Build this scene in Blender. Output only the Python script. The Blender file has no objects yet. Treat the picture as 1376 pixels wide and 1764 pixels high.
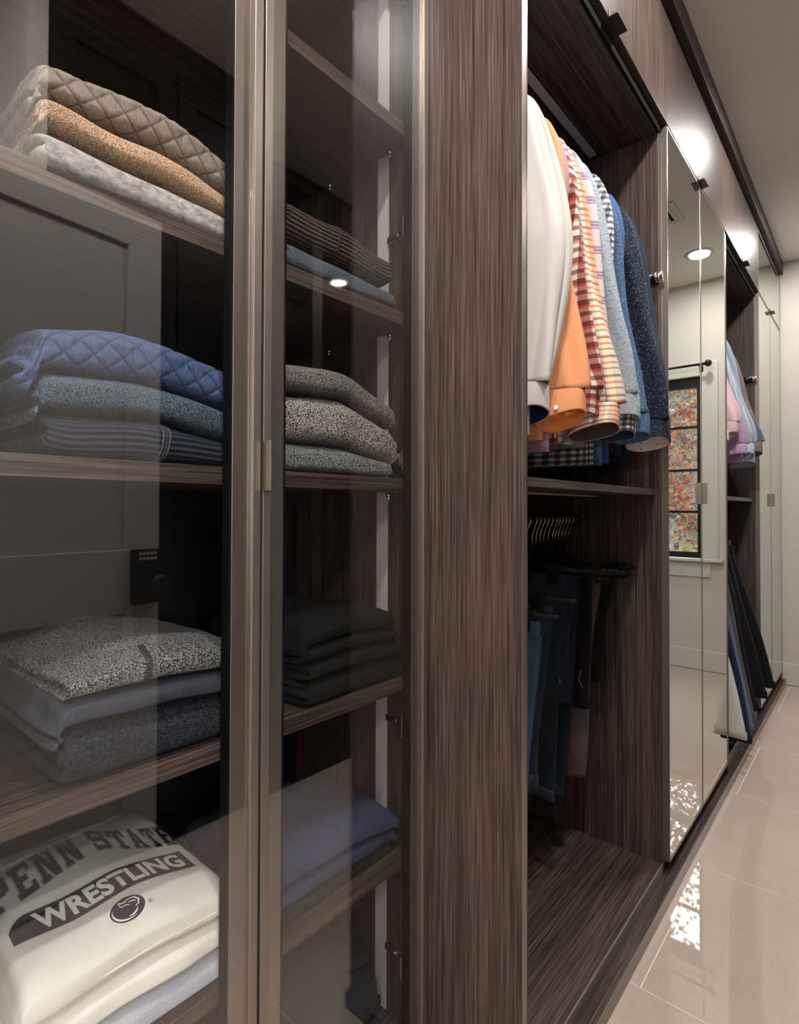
import bpy, bmesh, math, random
import numpy as np
from mathutils import Vector, Matrix, noise
random.seed(7)
S = bpy.context.scene
COL = S.collection
D2 = bpy.data

# ------------------------------------------------------------------ camera
cam_d = D2.cameras.new('camera'); cam = D2.objects.new('camera', cam_d); COL.objects.link(cam)
S.camera = cam
_r = Vector((0.75861055, 0.65153733, 0.00302306)); _u = Vector((0.00734496, -0.01319137, 0.99988601)); _f = Vector((-0.65150294, 0.75850187, 0.01479263))
M = Matrix((( _r.x, _u.x, -_f.x, .48), (_r.y, _u.y, -_f.y, 0), (_r.z, _u.z, -_f.z, 1.1308), (0, 0, 0, 1)))
cam.matrix_world = M
cam_d.sensor_fit = 'VERTICAL'; cam_d.sensor_height = 36; cam_d.sensor_width = 36*1376/1764
cam_d.lens = 960.2/1764*36; cam_d.shift_y = -(882-862.6)/1764; cam_d.shift_x = .0003
cam_d.clip_start = .01

# ------------------------------------------------------------------ world, lights, exposure
ZC = 2.7576
w = D2.worlds.new('sky'); S.world = w; w.use_nodes = True
wn = w.node_tree; bg = wn.nodes['Background']
bg.inputs[0].default_value = (.93, .97, 1.0, 1); bg.inputs[1].default_value = 8.0
LIGHTS = [(.367, -.85, 17), (.367, .36, 17), (.367, 1.54, 14), (.367, 2.724, 12.5), (.367, 3.907, 8), (1.5, -.75, 24), (2.4, -.75, 24)]  # first and last two are unseen lamps, added as fill light
for i, (lx, ly, pw) in enumerate(LIGHTS):
    ld = D2.lights.new('downlight_beam', 'AREA'); ld.shape = 'DISK'; ld.size = .11; ld.energy = pw
    ld.color = (1, .945, .89)
    lo = D2.objects.new('downlight_beam', ld); COL.objects.link(lo); lo.location = (lx, ly, ZC-.012)
ld = D2.lights.new('daylight_at_side_window', 'AREA'); ld.shape = 'RECTANGLE'; ld.size = 1.3; ld.size_y = 1.25; ld.energy = 24; ld.color = (.93, .97, 1)  # added fill lamp, brightens the cabinet fronts from the side
lo = D2.objects.new('daylight_at_side_window', ld); COL.objects.link(lo); lo.location = (3.22, -.75, 1.45); lo.rotation_euler = (0, math.radians(90), 0)
S.view_settings.view_transform = 'Standard'; S.view_settings.look = 'None'
S.view_settings.gamma = 1; S.view_settings.use_curve_mapping = False
S.view_settings.exposure = 0.55

# ------------------------------------------------------------------ helpers
def tag(o, label=None, cat=None, group=None, kind=None):
    if label: o['label'] = label
    if cat: o['category'] = cat
    if group: o['group'] = group
    if kind: o['kind'] = kind
    return o
def empty(name, loc=(0, 0, 0), label=None, cat=None, group=None):
    o = D2.objects.new(name, None); COL.objects.link(o); o.location = loc; o.empty_display_size = .05
    return tag(o, label, cat, group)
def wloc(p):
    v = Vector((0, 0, 0))
    while p: v += p.location; p = p.parent
    return v
class MB:
    def __init__(s): s.v = []; s.f = []; s.uv = []; s.mi = []
    def box(s, x0, x1, y0, y1, z0, z1, mi=0):
        if x1 < x0: x0, x1 = x1, x0
        if y1 < y0: y0, y1 = y1, y0
        if z1 < z0: z0, z1 = z1, z0
        n = len(s.v)
        s.v += [(x0,y0,z0),(x1,y0,z0),(x1,y1,z0),(x0,y1,z0),(x0,y0,z1),(x1,y0,z1),(x1,y1,z1),(x0,y1,z1)]
        for q in ((0,3,2,1),(4,5,6,7),(0,1,5,4),(1,2,6,5),(2,3,7,6),(3,0,4,7)): s.f.append(tuple(n+i for i in q)); s.mi.append(mi)
        return s
    def tube(s, pts, r, seg=8, cap=True, mi=0):
        pts = [Vector(p) for p in pts]; n0 = len(s.v); rr = r if isinstance(r, (list, tuple)) else [r]*len(pts)
        prev = None
        for i, p in enumerate(pts):
            t = (pts[min(i+1, len(pts)-1)]-pts[max(i-1, 0)]).normalized()
            if prev is None: a = t.orthogonal().normalized()
            else: a = (prev-t*prev.dot(t)).normalized()
            prev = a; b = t.cross(a)
            for k in range(seg):
                th = 2*math.pi*k/seg; q = p+(a*math.cos(th)+b*math.sin(th))*rr[i]; s.v.append(tuple(q))
        for i in range(len(pts)-1):
            for k in range(seg):
                k2 = (k+1) % seg
                s.f.append((n0+i*seg+k, n0+i*seg+k2, n0+(i+1)*seg+k2, n0+(i+1)*seg+k)); s.mi.append(mi)
        if cap:
            s.f.append(tuple(n0+k for k in range(seg))[::-1]); s.mi.append(mi)
            s.f.append(tuple(n0+(len(pts)-1)*seg+k for k in range(seg))); s.mi.append(mi)
        return s
    def build(s, name, mat, parent=None, smooth=False, bevel=0, world=True):
        me = D2.meshes.new(name); vs = s.v
        if parent is not None and world:
            L = wloc(parent); vs = [(x-L.x, y-L.y, z-L.z) for x, y, z in vs]
        me.from_pydata(vs, [], s.f)
        mats = mat if isinstance(mat, (list, tuple)) else [mat]
        for m in mats: me.materials.append(m)
        if len(mats) > 1: me.polygons.foreach_set('material_index', s.mi)
        if s.uv:
            ul = me.uv_layers.new(name='UVMap'); arr = np.array(s.uv, dtype=np.float32)
            li = np.zeros(len(me.loops), dtype=np.int32); me.loops.foreach_get('vertex_index', li)
            if isinstance(s.uv[0][0], (list, tuple)): pass
            ul.data.foreach_set('uv', arr[li].ravel())
        if smooth: me.polygons.foreach_set('use_smooth', [True]*len(me.polygons))
        me.update()
        o = D2.objects.new(name, me); COL.objects.link(o)
        if parent is not None: o.parent = parent
        if bevel:
            b = o.modifiers.new('bevel', 'BEVEL'); b.width = bevel; b.segments = 2; b.limit_method = 'ANGLE'
        return o
def bx(name, mat, parent, *c, bevel=.001): return MB().box(*c).build(name, mat, parent, bevel=bevel)

# ------------------------------------------------------------------ materials
def newmat(name):
    m = D2.materials.new(name); m.use_nodes = True; nt = m.node_tree; nt.nodes.clear()
    out = nt.nodes.new('ShaderNodeOutputMaterial'); return m, nt, out
def nd(nt, t, ins=None, **kw):
    n = nt.nodes.new('ShaderNode'+t)
    for k, v in kw.items(): setattr(n, k, v)
    for k, v in (ins or {}).items():
        if hasattr(v, 'is_output') or isinstance(v, bpy.types.NodeSocket): nt.links.new(v, n.inputs[k])
        else:
            if isinstance(v, tuple) and len(v) == 3 and n.inputs[k].type == 'RGBA': v = v+(1,)
            n.inputs[k].default_value = v
    return n
def ramp(nt, fac, stops, interp='LINEAR'):
    r = nt.nodes.new('ShaderNodeValToRGB'); r.color_ramp.interpolation = interp
    e = r.color_ramp.elements
    while len(e) > 1: e.remove(e[-1])
    e[0].position = stops[0][0]; e[0].color = tuple(stops[0][1])+(1,)
    for p, c in stops[1:]:
        q = e.new(p); q.color = tuple(c)+(1,)
    nt.links.new(fac, r.inputs[0]); return r.outputs[0]
def math_(nt, op, a, b=None, c=None):
    n = nt.nodes.new('ShaderNodeMath'); n.operation = op
    for i, v in enumerate((a, b, c)):
        if v is None: continue
        if isinstance(v, bpy.types.NodeSocket): nt.links.new(v, n.inputs[i])
        else: n.inputs[i].default_value = v
    return n.outputs[0]
def mixc(nt, f, a, b, mode='MIX'):
    n = nt.nodes.new('ShaderNodeMix'); n.data_type = 'RGBA'; n.blend_type = mode
    for k, v in ((0, f), (6, a), (7, b)):
        if isinstance(v, bpy.types.NodeSocket): nt.links.new(v, n.inputs[k])
        else: n.inputs[k].default_value = (v if not isinstance(v, tuple) else (v+(1,) if len(v) == 3 else v))
    return n.outputs[2]
def pbr(nt, out, col, rough=.5, metal=0, spec=.5, bump=None, bs=.3, bd=.001, sheen=0, coat=0):
    p = nd(nt, 'BsdfPrincipled', {'Base Color': col, 'Roughness': rough, 'Metallic': metal, 'Specular IOR Level': spec})
    if sheen: p.inputs['Sheen Weight'].default_value = sheen; p.inputs['Sheen Roughness'].default_value = .6
    if coat: p.inputs['Coat Weight'].default_value = coat; p.inputs['Coat Roughness'].default_value = .04
    if bump is not None:
        b = nd(nt, 'Bump', {'Strength': bs, 'Distance': bd, 'Height': bump}); nt.links.new(b.outputs[0], p.inputs['Normal'])
    nt.links.new(p.outputs[0], out.inputs[0]); return p
def plain(name, col, rough=.5, metal=0, spec=.5, var=.06, vs=30, bump=0, coat=0):
    m, nt, out = newmat(name)
    tc = nd(nt, 'TexCoord'); n = nd(nt, 'TexNoise', {'Vector': tc.outputs['Object'], 'Scale': vs, 'Detail': 3})
    a = tuple(c*(1-var) for c in col); b = tuple(min(1, c*(1+var)) for c in col)
    c = ramp(nt, n.outputs[0], [(.3, a), (.7, b)])
    pbr(nt, out, c, rough, metal, spec, bump=n.outputs[0] if bump else None, bs=bump, coat=coat); return m
def wood(name, axis, dark=(.014, .009, .0078), mid=(.046, .032, .027), light=(.105, .077, .066), rough=.36, spec=.27):
    m, nt, out = newmat(name); tc = nd(nt, 'TexCoord')
    def st(a, s):
        v = [s, s, s]; v[axis] = s*a
        mp = nd(nt, 'Mapping', {'Vector': tc.outputs['Object'], 'Scale': tuple(v)}); return mp.outputs[0]
    f1 = nd(nt, 'TexNoise', {'Vector': st(.011, 430), 'Scale': 1.0, 'Detail': 3, 'Roughness': .65})
    f2 = nd(nt, 'TexNoise', {'Vector': st(.008, 120), 'Scale': 1.0, 'Detail': 3})
    f3 = nd(nt, 'TexNoise', {'Vector': st(.02, 14), 'Scale': 1.0, 'Detail': 2})
    a = math_(nt, 'MULTIPLY', f1.outputs[0], .66); a = math_(nt, 'MULTIPLY_ADD', f2.outputs[0], .20, a); a = math_(nt, 'MULTIPLY_ADD', f3.outputs[0], .14, a)
    c = ramp(nt, a, [(.385, dark), (.49, mid), (.62, light)])
    pbr(nt, out, c, rough, bump=a, bs=.5, bd=.0012, spec=spec); return m
WZ = wood('wood_grain_vertical', 2); WY = wood('wood_grain_lengthwise', 1); WX = wood('wood_grain_across', 0)
BRZ = plain('bronze_aluminium', (.26, .225, .20), .36, .85, var=.04)
BRZD = plain('bronze_dark', (.05, .042, .036), .4, .7, var=.04)
BLK = plain('black_metal', (.008, .008, .009), .35, .3)
BLKP = plain('black_plastic', (.004, .004, .0045), .6, spec=.2)
CHR = plain('polished_chrome', (.68, .62, .56), .2, 1)
ALU = plain('satin_diffuser', (.42, .40, .40), .5, .0, var=.03)
SILV = plain('handle_satin_bronze', (.20, .18, .14), .4, .8)
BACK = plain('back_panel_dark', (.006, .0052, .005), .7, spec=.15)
WALL = plain('wall_paint', (.50, .468, .44), .75, var=.015, vs=5)
CEIL = plain('ceiling_paint', (.68, .63, .58), .8, var=.02, vs=60, bump=.05)
TRIMW = plain('white_trim_paint', (.53, .505, .475), .45, var=.01)
DOORP = plain('door_paint', (.40, .38, .355), .5, var=.02)
GROUT = plain('pale_grout', (.72, .66, .59), .8)
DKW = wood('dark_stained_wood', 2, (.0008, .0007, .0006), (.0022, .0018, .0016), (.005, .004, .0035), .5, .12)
DKG = plain('smoked_glass_dark', (.004, .004, .004), .04, spec=.6)
GASK = plain('black_gasket', (.006, .006, .006), .9, spec=.03)
def glassmat(name, f0=.055, tint=(.86, .88, .87)):
    m, nt, out = newmat(name)
    g = nd(nt, 'NewGeometry'); dt = nd(nt, 'VectorMath', {0: g.outputs['Incoming'], 1: g.outputs['Normal']}, operation='DOT_PRODUCT')
    a = math_(nt, 'ABSOLUTE', dt.outputs['Value']); a = math_(nt, 'SUBTRACT', 1, a); a = math_(nt, 'POWER', a, 5)
    f = math_(nt, 'MULTIPLY_ADD', a, 1-f0, f0)
    t = nd(nt, 'BsdfTransparent', {'Color': tint}); gl = nd(nt, 'BsdfGlossy', {'Color': (1, 1, 1), 'Roughness': .0})
    mx = nd(nt, 'MixShader', {0: f, 1: t.outputs[0], 2: gl.outputs[0]}); nt.links.new(mx.outputs[0], out.inputs[0]); return m
GLASS = glassmat('cabinet_glass', .066, (.97, .975, .97)); WGLASS = glassmat('window_glass', .03, (.97, .98, .98))
def mirrormat():
    m, nt, out = newmat('mirror_silver'); tc = nd(nt, 'TexCoord'); n = nd(nt, 'TexNoise', {'Vector': tc.outputs['Object'], 'Scale': 2.0})
    c = ramp(nt, n.outputs[0], [(.3, (.80, .83, .79)), (.7, (.82, .85, .81))])
    g = nd(nt, 'BsdfGlossy', {'Color': c, 'Roughness': .0}); nt.links.new(g.outputs[0], out.inputs[0]); return m
MIR = mirrormat()
def tilemat():
    m, nt, out = newmat('polished_cream_tile'); tc = nd(nt, 'TexCoord')
    n = nd(nt, 'TexNoise', {'Vector': tc.outputs['Object'], 'Scale': 2.5, 'Detail': 4, 'Roughness': .6})
    n2 = nd(nt, 'TexNoise', {'Vector': tc.outputs['Object'], 'Scale': 120, 'Detail': 2})
    c = ramp(nt, n.outputs[0], [(.3, (.385, .308, .262)), (.7, (.43, .348, .30))])
    c = mixc(nt, .06, c, ramp(nt, n2.outputs[0], [(.3, (.3, .22, .18)), (.7, (.8, .7, .6))]))
    p = pbr(nt, out, c, .018, spec=.8); return m
TILE = tilemat()
def emis(name, col, st):
    m, nt, out = newmat(name); tc = nd(nt, 'TexCoord'); n = nd(nt, 'TexNoise', {'Vector': tc.outputs['Object'], 'Scale': 4.0})
    c = ramp(nt, n.outputs[0], [(.3, tuple(x*.98 for x in col)), (.7, col)])
    e = nd(nt, 'Emission', {'Color': c, 'Strength': st}); nt.links.new(e.outputs[0], out.inputs[0]); return m
LENS = emis('lamp_lens', (1, .95, .88), 14)

# fabrics -----------------------------------------------------------
def uvn(nt, sx=1, sy=1, rot=0):
    tc = nd(nt, 'TexCoord'); mp = nd(nt, 'Mapping', {'Vector': tc.outputs['UV'], 'Scale': (sx, sy, 1), 'Rotation': (0, 0, rot)}); return mp.outputs[0]
def fabric(name, c1, c2, kind='melange', s=1.0, bs=.5, c3=None):
    m, nt, out = newmat(name)
    if kind == 'melange':
        n = nd(nt, 'TexNoise', {'Vector': uvn(nt, 500*s, 350*s), 'Scale': 1.0, 'Detail': 3, 'Roughness': .7}).outputs[0]
        col = ramp(nt, n, [(.36, c1), (.64, c2)]); h = n
    elif kind == 'wool':
        n = nd(nt, 'TexNoise', {'Vector': uvn(nt, 60*s, 90*s), 'Scale': 1.0, 'Detail': 5, 'Roughness': .75}).outputs[0]
        col = ramp(nt, n, [(.35, c1), (.65, c2)]); h = n
    elif kind == 'knit':      # marled chunky knit
        v = uvn(nt, 560*s, 370*s, .5)
        vo = nd(nt, 'TexVoronoi', {'Vector': v, 'Scale': 1.0, 'Randomness': .75})
        n = nd(nt, 'TexNoise', {'Vector': uvn(nt, 340*s, 640*s, .5), 'Scale': 1.0, 'Detail': 2}).outputs[0]
        a = math_(nt, 'MULTIPLY_ADD', vo.outputs['Distance'], -.55, math_(nt, 'ADD', n, .28))
        col = ramp(nt, a, [(.40, c1), (.50, tuple((x+y)*.4 for x, y in zip(c1, c2))), (.60, c2)]); h = a
    elif kind == 'rib':
        tc = nd(nt, 'TexCoord'); sp = nd(nt, 'SeparateXYZ', {0: tc.outputs['UV']})
        wv = nd(nt, 'TexNoise', {'Vector': uvn(nt, 20, 20), 'Scale': 1.0}).outputs[0]
        a = math_(nt, 'MULTIPLY_ADD', sp.outputs[1], 2*math.pi/(.0085*s), math_(nt, 'MULTIPLY', wv, 1.6)); sn = math_(nt, 'SINE', a)
        n = nd(nt, 'TexNoise', {'Vector': uvn(nt, 500, 500), 'Scale': 1.0}).outputs[0]
        h = math_(nt, 'MULTIPLY_ADD', n, .4, sn); col = ramp(nt, math_(nt, 'MULTIPLY_ADD', h, .5, .5), [(.15, c1), (.8, c2)])
    elif kind == 'waffle':
        tc = nd(nt, 'TexCoord'); sp = nd(nt, 'SeparateXYZ', {0: tc.outputs['UV']})
        a = math_(nt, 'SINE', math_(nt, 'MULTIPLY', sp.outputs[0], 2*math.pi/(.0045*s))); b = math_(nt, 'SINE', math_(nt, 'MULTIPLY', sp.outputs[1], 2*math.pi/(.0045*s)))
        h = math_(nt, 'MULTIPLY', a, b); col = ramp(nt, math_(nt, 'MULTIPLY_ADD', h, .5, .5), [(.1, c1), (.9, c2)])
    elif kind == 'herring':
        tc = nd(nt, 'TexCoord'); sp = nd(nt, 'SeparateXYZ', {0: tc.outputs['UV']})
        tri = math_(nt, 'PINGPONG', sp.outputs[0], .005)
        a = math_(nt, 'SINE', math_(nt, 'MULTIPLY', math_(nt, 'ADD', sp.outputs[1], tri), 2*math.pi/.0032))
        n = nd(nt, 'TexNoise', {'Vector': uvn(nt, 500, 500), 'Scale': 1.0, 'Detail': 3}).outputs[0]
        h = math_(nt, 'MULTIPLY_ADD', n, 1.6, math_(nt, 'MULTIPLY', a, .35)); col = ramp(nt, h, [(.5, c1), (1.05, c2)])
    elif kind == 'dots':
        vo = nd(nt, 'TexVoronoi', {'Vector': uvn(nt, 300*s, 300*s), 'Scale': 1.0, 'Randomness': .55})
        h = vo.outputs['Distance']; col = ramp(nt, h, [(.0, c2), (.15, c2), (.22, c1)])
    elif kind == 'floral':
        vo = nd(nt, 'TexVoronoi', {'Vector': uvn(nt, 190*s, 190*s), 'Scale': 1.0, 'Randomness': 1})
        n = nd(nt, 'TexNoise', {'Vector': uvn(nt, 420*s, 420*s), 'Scale': 1.0, 'Detail': 3}).outputs[0]
        h = math_(nt, 'MULTIPLY_ADD', n, .9, vo.outputs['Distance']); col = ramp(nt, h, [(.55, c2), (.8, c1), (1.05, c1)])
    elif kind == 'denim':
        n = nd(nt, 'TexNoise', {'Vector': uvn(nt, 900, 60), 'Scale': 1.0, 'Detail': 2}).outputs[0]
        n2 = nd(nt, 'TexNoise', {'Vector': uvn(nt, 22, 4), 'Scale': 1.0, 'Detail': 4}).outputs[0]
        h = math_(nt, 'MULTIPLY_ADD', n, .35, math_(nt, 'MULTIPLY', n2, .65)); col = ramp(nt, h, [(.38, c1), (.66, c2)])
    elif kind == 'quilt':
        n = nd(nt, 'TexNoise', {'Vector': uvn(nt, 500, 90), 'Scale': 1.0, 'Detail': 3, 'Roughness': .7}).outputs[0]
        col = ramp(nt, n, [(.36, c1), (.64, c2)])
        tc = nd(nt, 'TexCoord'); sp = nd(nt, 'SeparateXYZ', {0: tc.outputs['UV']}); s_ = sp.outputs[1]; ds = []
        for op in ('ADD', 'SUBTRACT'):
            ds.append(math_(nt, 'PINGPONG', math_(nt, 'DIVIDE', math_(nt, op, sp.outputs[0], s_), .034), .5))
        mn = math_(nt, 'MINIMUM', ds[0], ds[1]); f_ = ramp(nt, mn, [(0, (.45, .45, .45)), (.035, (.6, .6, .6)), (.09, (1, 1, 1))])
        col = mixc(nt, 1.0, col, f_, 'MULTIPLY'); h = math_(nt, 'MULTIPLY_ADD', n, .15, math_(nt, 'MINIMUM', mn, .12))
    pbr(nt, out, col, .9, spec=.25, bump=h, bs=bs, bd=.002); return m
def plaid(name, P, U, V, base=None):
    m, nt, out = newmat(name); tc = nd(nt, 'TexCoord'); sp = nd(nt, 'SeparateXYZ', {0: tc.outputs['UV']})
    def one(ch, per, stops):
        f = math_(nt, 'FRACT', math_(nt, 'DIVIDE', sp.outputs[ch], per)); return ramp(nt, f, stops, 'CONSTANT')
    c = mixc(nt, 1.0, one(0, P[0], U), one(1, P[1], V), 'MULTIPLY')
    n = nd(nt, 'TexNoise', {'Vector': uvn(nt, 900, 900), 'Scale': 1.0}).outputs[0]
    pbr(nt, out, c, .85, spec=.25, bump=n, bs=.25); return m
def cloth(name, col, v=.07): 
    return fabric(name, tuple(c*(1-v) for c in col), tuple(c*(1+v) for c in col), 'melange', 1, .2)

# ------------------------------------------------------------------ room shell
XE = 1.184; YE = 4.396; XR = 1.75; XW = 3.1; YB = -1.5
struct = lambda o: tag(o, kind='structure')
fl = struct(bx('floor', GROUT, None, -.66, 3.2, YB-.1, YE+.12, -.1, -.0005, bevel=0))
rows = [1.388+.5945*k for k in range(-5, 7)]
for k, y0 in enumerate(rows):
    y1 = min(y0+.5945, YE); y0c = max(y0, YB)
    off = .045 if (k-5) % 2 == 0 else .045+.6
    x = off-1.2
    xl = XW if k < 4 else XR
    while x < xl:
        a, b = max(x, -.64), min(x+1.2, xl)
        if b-a > .02: MB().box(a+.0011, b-.0011, y0c+.0011, y1-.0011, -.0005, 0).build('tile', TILE, fl, bevel=0)
        x += 1.2
struct(bx('ceiling', CEIL, None, -.66, 3.25, YB-.1, YE+.12, ZC, ZC+.1, bevel=0))
struct(bx('wall_left', WALL, None, -.72, -.62, YB-.1, YE+.12, 0, ZC, bevel=0))
struct(bx('wall_right', WALL, None, XR, XR+.1, .553, YE+.12, 0, ZC, bevel=0))
wr = MB(); wr.box(XW, XW+.1, YB, -1.45, 0, ZC); wr.box(XW, XW+.1, -.05, .5, 0, ZC); wr.box(XW, XW+.1, -1.45, -.05, 0, .8); wr.box(XW, XW+.1, -1.45, -.05, 2.1, ZC)
struct(wr.build('wall_entry', WALL))
struct(bx('wall_back', WALL, None, -.62, XW, YB-.1, YB, 0, ZC, bevel=0))
WX0, WX1, WZ0, WZ1 = .468, 1.25, .778, 2.084
wf = MB(); wf.box(-.62, WX0, YE, YE+.12, 0, ZC); wf.box(WX1, XR, YE, YE+.12, 0, ZC); wf.box(WX0, WX1, YE, YE+.12, 0, WZ0); wf.box(WX0, WX1, YE, YE+.12, WZ1, ZC)
struct(wf.build('wall_front', WALL))
struct(bx('baseboard_front', TRIMW, None, .0, XR, YE-.014, YE, .002, .142, bevel=.003))
# return wall where the opposite cabinetry starts
struct(bx('wall_side', WALL, None, .93, XW, .50, .553, 0, ZC, bevel=0))
struct(bx('baseboard_side', TRIMW, None, .93, XW, .486, .50, .002, .14, bevel=.003))
w2 = empty('window_2', (XW, -.75, .8)); struct(w2)  # unseen window, added as a source for the side fill light
f = MB(); f.box(XW+.02, XW+.06, -1.45, -1.40, .8, 2.1); f.box(XW+.02, XW+.06, -.10, -.05, .8, 2.1); f.box(XW+.02, XW+.06, -1.40, -.10, .8, .85); f.box(XW+.02, XW+.06, -1.40, -.10, 2.05, 2.1); f.box(XW+.02, XW+.06, -.76, -.74, .85, 2.05); f.box(XW+.02, XW+.06, -1.4, -.1, 1.44, 1.46)
f.build('sash', BLK, w2)
# window
wn_ = empty('window_1', (.86, YE, .778)); struct(wn_)
f = MB(); f.box(WX0, WX1, YE+.02, YE+.06, 2.012, WZ1); f.box(WX0, WX1, YE+.02, YE+.06, WZ0, .829); f.box(WX0, WX0+.03, YE+.02, YE+.06, .829, 2.012); f.box(WX1-.03, WX1, YE+.02, YE+.06, .829, 2.012)
f.build('sash', BLK, wn_)
for z in (1.729, 1.418, 1.117): bx('muntin', BLK, wn_, WX0+.03, WX1-.03, YE+.03, YE+.05, z-.009, z+.009)
bx('muntin', BLK, wn_, .85, .868, YE+.028, YE+.052, .829, 2.012)
for i, (a, b) in enumerate(((.829, 1.108), (1.126, 1.409), (1.427, 1.72), (1.738, 2.012))):
    for (c, d) in ((WX0+.03, .85), (.868, WX1-.03)): MB().box(c, d, YE+.038, YE+.042, a, b).build('pane', WGLASS, wn_)
for c in ((.359, WX0, YE-.018, YE, .787, 2.178), (WX1, WX1+.11, YE-.018, YE, .787, 2.178), (WX0, WX1, YE-.018, YE, WZ1, 2.178)): bx('casing', TRIMW, wn_, *c, bevel=.003)
bx('sill', TRIMW, wn_, .329, WX1+.14, YE-.05, YE+.02, .766, .787, bevel=.004)
bx('apron', TRIMW, wn_, .409, WX1+.06, YE-.016, YE, .657, .766, bevel=.003)
# curtain rod
cr = empty('curtain_rod', (.85, YE, 2.15), 'thin black metal curtain rod over the window with a round finial', 'curtain rod')
MB().tube([(.42, 4.315, 2.150), (1.36, 4.315, 2.150)], .009, 12).build('rod', BLK, cr, True)
def sphere(c, r, n=10, sc=(1, 1, 1)):
    m = MB(); pts = []; rr = []
    for i in range(n+1):
        a = math.pi*i/n; pts.append((c[0]-math.cos(a)*r, c[1], c[2])); rr.append(max(1e-4, math.sin(a)*r))
    return m.tube(pts, rr, 16)
sphere((.405, 4.315, 2.150), .024).build('finial', BLK, cr, True)
sphere((1.375, 4.315, 2.150), .024).build('finial', BLK, cr, True)
for x in (.46, 1.30):
    b = MB(); b.tube([(x, YE, 2.14), (x, 4.315, 2.137)], .006); b.box(x-.012, x+.012, YE-.022, YE-.0185, 2.11, 2.165); b.build('bracket', BLK, cr)
# outlet
ol = empty('wall_outlet', (.70, YE, .51), 'white electrical outlet plate low on the end wall under the window', 'outlet')
bx('cover_plate', TRIMW, ol, .665, .737, YE-.006, YE, .452, .57, bevel=.002)
for z in (.485, .535): bx('socket', BLKP, ol, .688, .714, YE-.0075, YE-.006, z-.012, z+.012)
# ceiling vent
vt = empty('ceiling_vent', (.40, 3.26, ZC), 'white rectangular ceiling air vent with dark slots, seen in the mirror', 'vent')
VF = MB(); VF.box(.325, .35, 3.14, 3.385, ZC-.008, ZC); VF.box(.585, .61, 3.14, 3.385, ZC-.008, ZC); VF.box(.35, .585, 3.14, 3.17, ZC-.008, ZC); VF.box(.35, .585, 3.355, 3.385, ZC-.008, ZC)
VF.build('frame', TRIMW, vt)
bx('duct', BLKP, vt, .35, .585, 3.17, 3.355, ZC-.0015, ZC-.0005, bevel=0)
for k in range(7): bx('slat', TRIMW, vt, .352+k*.036, .370+k*.036, 3.17, 3.355, ZC-.007, ZC-.003, bevel=0)
# downlights
for i, (lx, ly, _) in enumerate(LIGHTS):
    lab = ['round recessed ceiling light at the back of the room behind the viewer', 'round recessed ceiling light above the viewer', 'round recessed ceiling light in front of the first hanging bay', 'round recessed ceiling light in front of the tall mirrors, reflected in the glass door', 'round recessed ceiling light nearest the end wall, reflected in the tall mirrors', 'round recessed ceiling light in the entry area off to the right behind the viewer', 'round recessed ceiling light in the entry area nearest the side window'][i]
    t = empty('ceiling_light', (lx, ly, ZC), lab, 'ceiling light', 'recessed lights along the ceiling')
    ring = MB(); n = 32
    for r, z in ((.085, ZC), (.083, ZC-.005), (.066, ZC-.006), (.058, ZC-.001)):
        for k in range(n): ring.v.append((lx+r*math.cos(2*math.pi*k/n), ly+r*math.sin(2*math.pi*k/n), z))
    for j in range(3):
        for k in range(n): ring.f.append((j*n+k, j*n+(k+1) % n, (j+1)*n+(k+1) % n, (j+1)*n+k)); ring.mi.append(0)
    ring.build('trim_ring', TRIMW, t, True)
    MB().tube([(lx, ly, ZC-.003), (lx, ly, ZC-.001)], .060, 32).build('lens', LENS, t)
# keypad door standing open on the aisle side (seen reflected in the glass)
dr = empty('door_1', (.895, .882, 0)); struct(dr)
ang = math.radians(6.0)
def dmb(): return MB()
DW, DH, DT = .76, 2.08, .036
# local frame: door runs along -Y from its free edge; face towards -X at local x=0
dp = MB(); st_, zt, zm0, zm1, zb = .112, 1.965, .80, 1.0, .178
dp.box(0, DT, -st_, 0, .008, DH); dp.box(0, DT, -DW, -DW+st_, .008, DH)
for a, b in ((zt, DH), (zm0, zm1), (.008, zb)): dp.box(0, DT, -DW+st_, -st_, a, b)
dp.build('door_frame', DOORP, dr, world=False, bevel=.002)
for a, b in ((zb, zm0), (zm1, zt)):
    q = MB(); q.box(.010, DT-.010, -DW+st_, -st_, a, b); q.build('door_panel', DOORP, dr, world=False)
lk = MB(); lk.box(-.028, 0, -.103, -.010, .825, 1.0); lo = lk.build('keypad_lock', BLKP, dr, world=False, bevel=.008); tag(lo, 'black keypad door lock')
for r_ in range(2):
    for c_ in range(5): MB().box(-.030, -.028, -.084+c_*.0125, -.0755+c_*.0125, .966+r_*.016, .976+r_*.016).build('key', ALU, lo, world=False)
kb = MB().tube([(-.028, -.038, .895), (-.05, -.038, .895), (-.056, -.038, .895), (-.075, -.038, .895), (-.082, -.038, .895)], [.014, .012, .026, .028, .018], 20); kb.build('knob', BLK, lo, True, world=False)
dr.rotation_euler = (0, 0, -ang)

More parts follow.
